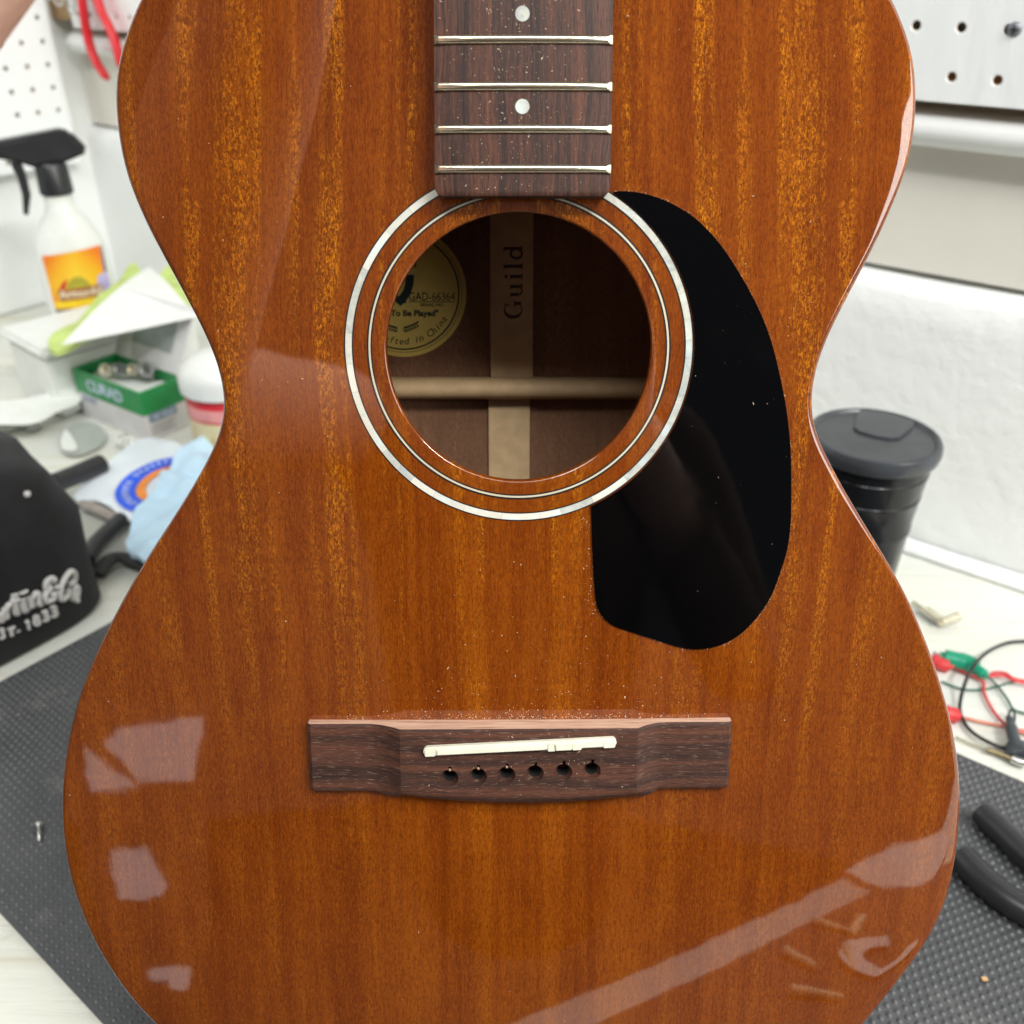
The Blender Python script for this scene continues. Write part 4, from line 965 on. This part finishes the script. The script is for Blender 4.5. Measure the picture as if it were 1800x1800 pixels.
# spray bottle
sp0 = bz(166, 612, 0); sp0 = Vector((sp0.x, sp0.y, 0))
bot = thing('spray_bottle', 'white spray bottle with black trigger head and orange label', 'spray bottle')
yv = Vector((-sp0.x, -sp0.y, 0)).normalized(); yv = (Matrix.Rotation(rad(0), 3, 'Z') @ yv); xv = EZ.cross(yv) * 1   # y faces the camera, x to the viewer's right
xv = Vector((-yv.y, yv.x, 0)); bot.matrix_world = frame(sp0, xv, yv, EZ)
V = []; F = []; nn = 40
for z, rx_, ry_ in ((.0, .040, .026), (.003, .043, .029), (.04, .043, .029), (.128, .042, .028), (.150, .037, .026), (.166, .028, .022), (.178, .019, .019), (.185, .017, .017), (.186, .0165, .0165), (.198, .0165, .0165), (.199, .014, .014)):
    for q in range(nn):
        a = 2 * math.pi * q / nn; cx, cy = math.cos(a), math.sin(a); e = .75 if z < .15 else 1
        V.append((rx_ * math.copysign(abs(cx) ** e, cx), ry_ * math.copysign(abs(cy) ** e, cy), z))
for i in range(10): F += [(i * nn + q, i * nn + (q + 1) % nn, (i + 1) * nn + (q + 1) % nn, (i + 1) * nn + q) for q in range(nn)]
F += [tuple(range(nn))[::-1], tuple(range(10 * nn, 11 * nn))]
MB().add(V, F).build('bottle_body', M_WHITEPL, bot, 60)
head = MB().lathe([(.0175, .199), (.0195, .200), (.0185, .232), (.015, .236), (0, .236)], 24).build('collar', M_BLKPL, bot, 40)
hp = [(-.062, .247), (-.062, .262), (.018, .272), (.030, .268), (.042, .252), (.045, .245), (.020, .236), (-.018, .232), (-.035, .240)]
MH = frame(Vector((0, 0, 0)), RT, EZ, Vector((0, -1, 0)))
MB().prism(hp, -.013, .013, MH).build('trigger_head', M_BLKPL, bot, 40, bevel=.004, seg=3)
MB().tube([Vector((-.037, 0, .240)), Vector((-.034, 0, .222)), Vector((-.034, 0, .200)), Vector((-.040, 0, .178))], [.0065, .0055, .005, .0028], 12).build('trigger', M_BLKPL, bot, 50)
MB().tube([Vector((-.060, 0, .255)), Vector((-.074, 0, .254))], .007, 12).build('nozzle', M_BLKPL, bot, 50)
# label, wrapped on the bottle front
def wrap(x, z, lift):
    rx_, ry_ = .0425, .0285; cx = min(1, abs(x) / rx_) ** (1 / .75); cy = math.sqrt(max(0, 1 - cx * cx)) ** .75
    return Vector((x, ry_ * cy + lift, z))
def lpatch(name, poly, mat, lift):
    bm = bmesh.new(); vs = [bm.verts.new((x, z, 0)) for x, z in poly]; es = [bm.edges.new((vs[i], vs[(i + 1) % len(vs)])) for i in range(len(vs))]
    bmesh.ops.triangle_fill(bm, edges=es)
    for i in range(-8, 9): bmesh.ops.bisect_plane(bm, geom=bm.verts[:] + bm.edges[:] + bm.faces[:], plane_co=(i * .0049, 0, 0), plane_no=(1, 0, 0))
    for v in bm.verts: v.co = wrap(v.co.x, v.co.y, lift)
    me = bpy.data.meshes.new(name); bm.to_mesh(me); bm.free(); return link(name, me, mat, bot)
def m_orange():
    t = NT('orange_label_print'); x, y, z = t.node('ShaderNodeSeparateXYZ', 0, None, i0=t.coord((1, 1, 1))).node.outputs
    f = t.math('ADD', t.math('MULTIPLY', t.math('ABSOLUTE', x), 15), t.math('MULTIPLY', t.math('ABSOLUTE', t.math('SUBTRACT', z, .095)), 12))
    t.set(Base_Color=t.ramp(f, [(.15, (.90, .62, .04)), (.5, (.88, .45, .02)), (.85, (.85, .20, .01))]), Roughness=.4); return t.m
lpatch('orange_label', [(-.034, 0.0650), (.024, 0.0650), (.030, 0.0820), (.034, 0.1380), (-.034, 0.1320)], m_orange(), .0006)
lpatch('purple_label', [(.024, 0.0652), (.036, 0.0652), (.036, 0.1370), (.0345, 0.1370), (.0305, 0.0820)], plain('purple_print', (.16, .10, .28), .4), .0004)
lpatch('lilac_swash', [(.018, 0.0820), (.036, 0.0800), (.036, 0.1050), (.024, 0.1020)], plain('lilac_print_bottle', (.50, .44, .72), .4), .0009)
lpatch('grey_band', [(-.034, 0.0500), (.036, 0.0500), (.036, 0.0650), (-.034, 0.0650)], plain('grey_label_print', (.18, .18, .17), .4), .0006)
lpatch('bronze_band', [(-.034, 0.0390), (.030, 0.0390), (.030, 0.0500), (-.034, 0.0500)], plain('bronze_print', (.24, .18, .05), .4), .0007)
lpatch('yellow_band', [(-.033, 0.0660), (.020, 0.0660), (.020, 0.0750), (-.033, 0.0750)], plain('yellow_print', (.90, .62, .02), .4), .0008)
lpatch('brown_panel', [(-.026, 0.0750), (.026, 0.0770), (.026, 0.0910), (-.026, 0.0900)], plain('brown_print', (.38, .16, .05), .4), .0010)
lpatch('emblem', [(-.016, 0.0910), (-.011, 0.0990), (-.004, 0.1040), (.004, 0.1040), (.010, 0.0980), (.013, 0.0910)], plain('olive_emblem', (.45, .40, .04), .4), .0011)
lpatch('emblem', [(-.024, 0.0900), (-.019, 0.0980), (-.012, 0.1030), (-.014, 0.0970), (-.018, 0.0900)], M_RED, .0012)
def btext(s, x, z, size, mat, w):
    o = text(s, size, Matrix.Identity(4), mat, bot, 'lettering', .0002, 0, 1., .0003)
    xs = [v.co.x for v in o.data.vertices]; f = w / (max(xs) - min(xs))
    for v in o.data.vertices: v.co = wrap(-(v.co.x * f) * -1 + x, v.co.y + z, .0016 + v.co.z)
btext('ArmorAll', .000, .0835, .014, plain('cream_print', (.85, .74, .55), .4), .050)
btext('Multi-Purpose', .001, .0575, .0105, plain('white_label_print', (.85, .85, .85), .4), .064)

# red-handled cutters hanging on the back pegboard
def pegp(x, y, d=.0): return hit(x, y, EB * (PB - d), EB)
rc = thing('cutters', 'red-handled cutters hanging on the pegboard behind the upper bout', 'cutters', Matrix.Translation(pegp(150, -40, .014))); off = pegp(150, -40, .014)
def hpth(P): return [pegp(x, y, .014) - off for x, y in P]
MB().tube(spline(hpth([(140, -38), (147, 20), (157, 75), (170, 110), (188, 138)]), 6), [.006] * 4 + [.0098] * 19 + [.0085, .006], 14, flat=.55).build('handle', M_RED, rc, 60)
MB().tube(spline(hpth([(160, -38), (176, 15), (193, 50), (206, 85), (214, 120)]), 6), [.006] * 4 + [.0098] * 19 + [.0085, .006], 14, flat=.55).build('handle', M_RED, rc, 60)
MB().tube(hpth([(150, -30), (150, -60), (153, -120)]), [.014, .013, .004], 14, flat=.4).build('jaws', M_STEEL, rc, 50)
MB().tube(spline(hpth([(153, -10), (160, 0), (166, -12)]), 4), .0022, 8).build('spring', M_STEEL, rc, 50)
hk = thing('wire_hooks', 'looped wire hooks on the pegboard left of the red cutters', 'hook', Matrix.Translation(pegp(110, 0, .01))); off = pegp(110, 0, .01)
for P in ([(96, -20), (97, 2), (104, 9), (110, 4), (109, -20)], [(117, -20), (120, 12), (126, 23), (131, 14), (128, -20)]):
    MB().tube([pegp(x, y, .012) - off for x, y in [(p.x, p.y) for p in spline([Vector((*q, 0)) for q in P], 6)]], .0014, 8).build('wire_loop', M_STEEL, hk, 60)

# ================================================================== THINGS IN FRONT OF THE GUITAR, seen only as reflections in its lacquer
M_PIN = plain('bone_bridge_pin', (.88, .76, .50), .35)
mz = MZ + .0028
for i, (p0, p1) in enumerate((((.221, .097), (.222, .123)), ((.249, .121), (.216, .130)), ((.158, .111), (.149, .146)), ((.187, .141), (.170, .155)), ((.109, .149), (.125, .174)))):
    A, B = abz(*p0, mz), abz(*p1, mz - .001); dr = (B - A).normalized(); ln = .030
    sx = dr.cross(EZ).normalized()
    o = MB().lathe([(0, -.0025), (.0028, -.0022), (.0042, -.0005), (.0042, .0004), (.0033, .0014), (.0031, .002), (.0023, ln - .001), (.0014, ln), (0, ln)], 16, M=frame(A, sx, dr.cross(sx), dr)).build('bridge_pin', M_PIN, None, 40)
    tag(o, ('loose cream bridge pin, left half of the V-shaped pair mirrored in the lacquer', 'loose cream bridge pin, right half of the V-shaped pair mirrored in the lacquer', 'loose cream bridge pin slanting alone below the mirrored V-shaped pair', 'short foreshortened cream bridge pin beside the mirrored paper curl', 'lowest of the cream bridge pins mirrored in the lacquer, lying level')[i], 'bridge pin', 'loose bridge pins on the mat')
n6 = fnoise(20, .004, 25.)
tag(sheet('paper_offcut', [abz(*p) for p in ((.349, .050), (.40, .047), (.470, .049), (.53, .075), (.50, .13), (.42, .135), (.343, .116), (.335, .08))], lambda x, y: .007 + n6(x, y), M_PAPER, None, .001, .012), 'white paper offcut at the front edge of the mat right of the guitar', 'paper')
def ringpoly(c, r0, r1, a0, a1, n=16): return [abz(c[0] + r1 * math.cos(rad(a0 + (a1 - a0) * i / n)), c[1] + r1 * math.sin(rad(a0 + (a1 - a0) * i / n))) for i in range(n + 1)] + [abz(c[0] + r0 * math.cos(rad(a1 + (a0 - a1) * i / n)), c[1] + r0 * math.sin(rad(a1 + (a0 - a1) * i / n))) for i in range(n + 1)]
tag(sheet('paper_curl', ringpoly((.196, .172), .020, .036, 60, 330), lambda x, y: .008 + n6(x, y), M_PAPER, None, .001, .01), 'curled white paper strip on the mat near the loose pins', 'paper')
# the daylit panes of a far window behind the photographer
win = thing('window', 'daylit window panes behind the photographer, mirrored in the lacquer', 'window')
bo = Vector((-.62, -.80, 0)); bn = Vector((.60, .80, 0)).normalized(); bxv = EZ.cross(bn)
win.matrix_world = frame(bo + EZ * -.9, bxv, EZ, bn)
t = NT('daylit_pane'); t.set(Base_Color=(.3, .3, .32), Roughness=.2, Emission_Color=(.95, .93, .95), Emission_Strength=1.15); M_PANE = t.m
M_SASH = plain('grey_sash', (.16, .155, .15), .8)
panes = [[(.060, .943), (-.090, .965), (-.072, .849), (.024, .847), (.051, .885), (.082, .92)],
         [(.113, .917), (.079, .884), (.024, .838), (.103, .837)],
         [(.068, .729), (.011, .730), (-.008, .701), (-.025, .656), (-.018, .640), (.053, .647)],
         [(.006, .511), (-.066, .503), (-.061, .461), (-.033, .465), (-.027, .487), (.006, .495)]]
MB().box((-.10, .45, -.02), (.125, .98, -.004)).build('sash', M_SASH, win)
for p_ in panes: MB().prism(p_, -.0035, -.001).build('pane', M_PANE, win)

# ================================================================== THE ARM THAT HOLDS THE NECK
t = NT('skin'); c = t.coord((1, 1, 1)); nzs = t.noise(c, 60, 4)
t.set(Base_Color=t.mix(nzs, (.66, .40, .31), (.74, .48, .385)), Roughness=.5, Subsurface_Weight=.15, Subsurface_Radius=(.02, .008, .004), Subsurface_Scale=.3); t.bump(t.noise(c, 500, 3), .0003)
M_SKIN = t.m
NKV = .335; NK = G0 + GV * NKV + GN * -.006                   # middle of the neck where it is gripped
def cp(x, y, d): return CAM + ray(x, y) * d
lowA, lowB = cp(0, 112, .215), cp(300, -265, .235)              # the visible lower edge of the forearm
adir = (lowB - lowA).normalized(); viewd = (ray(40, 45)).normalized(); perp = adir.cross(viewd).normalized()
if perp.dot(RT) > 0: perp = -perp
wrist = NK + RT * -.075 + GN * .010 + GV * -.02
elbow = lowA + perp * .043 - adir * .16
mid = lowA + perp * .040 + adir * .02
mid2 = lowB + perp * .034
chest = Vector((.0, -.43, .33)); pelvis = Vector((.01, -.44, -.18)); neckb = Vector((.0, -.42, .60))
shl, shr = Vector((-.19, -.41, .50)), Vector((.19, -.41, .50))
elr = Vector((.275, -.36, .17)); wrr = Vector((.105, -.10, .40)); hdr = Vector((.062, -.045, .445))
P = []; Rr = []; Eg = []
def chain(pts, a=None):
    for p_, r_ in pts:
        P.append(p_); Rr.append(r_); k_ = len(P) - 1
        if a is not None: Eg.append((a, k_))
        a = k_
    return a
kp = chain([(pelvis, .150)]); kc = chain([(Vector((0, -.43, .08)), .138), (chest, .150)], kp); kn = chain([(Vector((0, -.43, .48)), .10), (neckb, .058)], kc)
chain([(shr, .066), (shr.lerp(elr, .5), .052), (elr, .044), (elr.lerp(wrr, .45), .041), (wrr, .029), (hdr, .028)], kc); kr = len(P) - 1
palm = chain([(shl, .066), (shl.lerp(elbow, .5), .056), (elbow, .050), (elbow.lerp(mid, .5), .047), (mid, .041), (mid2, .033), (wrist, .027), (NK + RT * -.052 + GN * .006 + GV * .004, .030)], kc)
for f in range(4):          # fingers of the right hand, folded behind the phone
    o_ = Vector((.052 - .004 * f, -.040, .468 - .021 * f))
    chain([(o_, .0098), (o_ + Vector((-.030, -.006, .002)), .009), (o_ + Vector((-.052 - .003 * (f % 2), .002, .001)), .0078)], kr)
chain([(Vector((.052, -.022, .470)), .012), (Vector((.047, -.014, .488)), .010)], kr)
me = bpy.data.meshes.new('person')
hv = half(NKV)
for f in range(4):          # four fingers over the front of the fretboard side, unequal lengths
    vv = .036 - f * .020; L4 = (.92, 1.0, .96, .80)[f]
    k0 = len(P)
    ptsf = [NK + RT * -(hv + .016) + GN * .006 + GV * vv * .9, NK + RT * -(hv + .004) + GN * .026 + GV * vv, NK + RT * -(hv - .022 * L4) + GN * .028 + GV * vv, NK + RT * -(hv - .040 * L4) + GN * .019 + GV * vv]
    for p_, r_ in zip(ptsf, (.0105, .0095, .0088, .0075)): P.append(p_); Rr.append(r_)
    Eg += [(palm, k0), (k0, k0 + 1), (k0 + 1, k0 + 2), (k0 + 2, k0 + 3)]
k0 = len(P)                  # thumb behind the neck
for p_, r_ in ((NK + RT * -.036 + GN * -.016 + GV * .012, .013), (NK + RT * -.016 + GN * -.034 + GV * .020, .011), (NK + RT * .010 + GN * -.037 + GV * .024, .009)): P.append(p_); Rr.append(r_)
Eg += [(palm, k0), (k0, k0 + 1), (k0 + 1, k0 + 2)]
me.from_pydata([tuple(p) for p in P], Eg, [])
tmp = bpy.data.objects.new('tmp', me); COL.objects.link(tmp)
sk = tmp.modifiers.new('s', 'SKIN'); sv = me.skin_vertices[0].data
for i, r in enumerate(Rr): sv[i].radius = (r, r)
for v_ in sv: v_.use_root = False
sv[kc].use_root = True
sb_ = tmp.modifiers.new('u', 'SUBSURF'); sb_.levels = 2
bpy.context.view_layer.update()
me2 = bpy.data.meshes.new_from_object(tmp.evaluated_get(bpy.context.evaluated_depsgraph_get())); bpy.data.objects.remove(tmp)
arm = link('person', me2, M_SKIN, None, 'all'); tag(arm, 'person reaching in at the upper left corner, bare forearm, hand holding the guitar neck', 'person')
shv = []
sm_ = bmesh.new(); sm_.from_mesh(me2)
kill = [f for f in sm_.faces if (f.calc_center_median().y > (-.14 if f.calc_center_median().x > .02 else -.30)) or f.calc_center_median().z > .585]
bmesh.ops.delete(sm_, geom=kill, context='FACES')
for v_ in sm_.verts: v_.co += v_.normal * .006
bmesh.ops.solidify(sm_, geom=sm_.faces[:], thickness=.002)
ms_ = bpy.data.meshes.new('shirt'); sm_.to_mesh(ms_); sm_.free()
link('shirt', ms_, plain('brown_shirt', (.13, .080, .055), .9, var=.2, vscale=30), arm, 'all')

# ================================================================== SAWDUST ON THE GUITAR
V = []; F = []
def fleck(u, v, n, s):
    k = len(V); a = random.uniform(0, 6.28); l = s * random.choice((1, 1, 1, 1.6, 2.4)); w_ = s * random.uniform(.5, .9)
    ca, sa = math.cos(a), math.sin(a); z = n + dome(u, v)
    for x, y, h in ((-l, -w_, 0), (l, -w_, 0), (l, w_, 0), (-l, w_, 0), (random.uniform(-.4, .4) * l, 0, s * .9)):
        V.append(Vector((u + x * ca - y * sa, v + x * sa + y * ca, z + h)))
    F.extend([(k, k + 1, k + 4), (k + 1, k + 2, k + 4), (k + 2, k + 3, k + 4), (k + 3, k, k + 4)])
def sz(m=.00014): return m * (.38 + random.random() ** 4 * 1.2)
for i in range(1100):           # on the fretboard
    v = random.uniform(VE + .001, .20); t_ = random.triangular(-1, 1, -.25); u = fcen(v) + t_ * half(v) * .97
    if min(abs(v - q_) for q_ in fv) < .0017: continue
    fleck(u, v, FH - .0009 * t_ * t_ - dome(u, v) + .00005, sz(.00012))
for i in range(620):            # drift along the top edge of the bridge
    u = random.triangular(bl_[0] + .004, br_[0] - .002, .015); d_ = abs(random.gauss(0, .0035)) if random.random() < .45 else abs(random.gauss(0, .0008)); fleck(u, vtop(u) + .0003 + d_, .00003, sz(.00013))
for i in range(260):            # between the bridge and the soundhole
    u = random.gauss(.012, .036); v = -.078 + abs(random.gauss(0, .028)); fleck(u, v, .00003, sz(.00013))
for i in range(170):            # on the bridge
    u = random.triangular(xl, xr, .02); s_ = random.random(); v = vtop(u) + (vbot(u) - vtop(u)) * .8 * s_
    if min((u - a) ** 2 + (v - b) ** 2 for a, b in pins) < 1.4e-5: continue
    fleck(u, v, HB - dome(u, v) * .7 + .00002, sz(.00012))
for i in range(220):            # everywhere else
    a = random.uniform(0, 6.28); i_ = int(a / 6.2832 * NA) % NA; f = random.uniform(1.02, 1)
    r = HR + .002 + (RO[i_] - HR - .006) * math.sqrt(random.random()); u, v = HC.x + r * math.cos(a), HC.y + r * math.sin(a)
    on_pg = False
    fleck(u, v, .00003 if u < .02 or v > .12 or v < -.1 else .00083, sz(.00012))
for i in range(420):            # fine dust caught along the pickguard edge
    t_ = random.random() * 27.99; k_ = int(t_); q_ = Vector((*gp(*PG[k_]), 0)).lerp(Vector((*gp(*PG[k_ + 1]), 0)), t_ - k_); d_ = (q_ - Vector((.055, .02, 0))).normalized(); q_ += d_ * abs(random.gauss(.0002, .0004)); fleck(q_.x, q_.y, .00004, sz(.00010))
for i in range(60):             # along the left edge of the pickguard
    p = PG[-5:]; t_ = random.random() * 3.99; k_ = int(t_); q_ = Vector((*gp(*p[k_]), 0)).lerp(Vector((*gp(*p[k_ + 1]), 0)), t_ - k_); fleck(q_.x - .0008 - abs(random.gauss(0, .0012)), q_.y, .00003, sz(.00015))
me = bpy.data.meshes.new('sawdust'); me.from_pydata([tuple(v + OFF) for v in V], [], F); me.transform(GUITAR.matrix_world)
dust = link('sawdust', me, plain('pale_sawdust', (.56, .43, .30), .8, var=.55, vscale=2500)); dust['kind'] = 'stuff'; tag(dust, 'pale sawdust flecks scattered over the guitar top and fretboard', 'sawdust')
# crumbs and lint on the mat
V = []; F = []
for i in range(150):
    x, y = random.uniform(MA0, MA1), random.uniform(MB0 + .004, MB1 - .004); k = len(V); s_ = .0003 + .0007 * random.random() ** 4; a = random.uniform(0, 6.28)
    for q in range(3): V.append(abz(x + s_ * (1 + q % 2) * math.cos(a + q * 2.1), y + s_ * math.sin(a + q * 2.1), .0044))
    V.append(abz(x, y, .0046 + s_)); F += [(k, k + 1, k + 3), (k + 1, k + 2, k + 3), (k + 2, k, k + 3)]
me = bpy.data.meshes.new('crumbs'); me.from_pydata([tuple(v) for v in V], [], F)
cr = link('crumbs', me, plain('pale_crumbs', (.55, .50, .42), .8)); cr['kind'] = 'stuff'; tag(cr, 'pale crumbs and lint scattered over the dark mat', 'crumbs')
for m_ in list(bpy.data.meshes):
    if m_.users == 0: bpy.data.meshes.remove(m_)
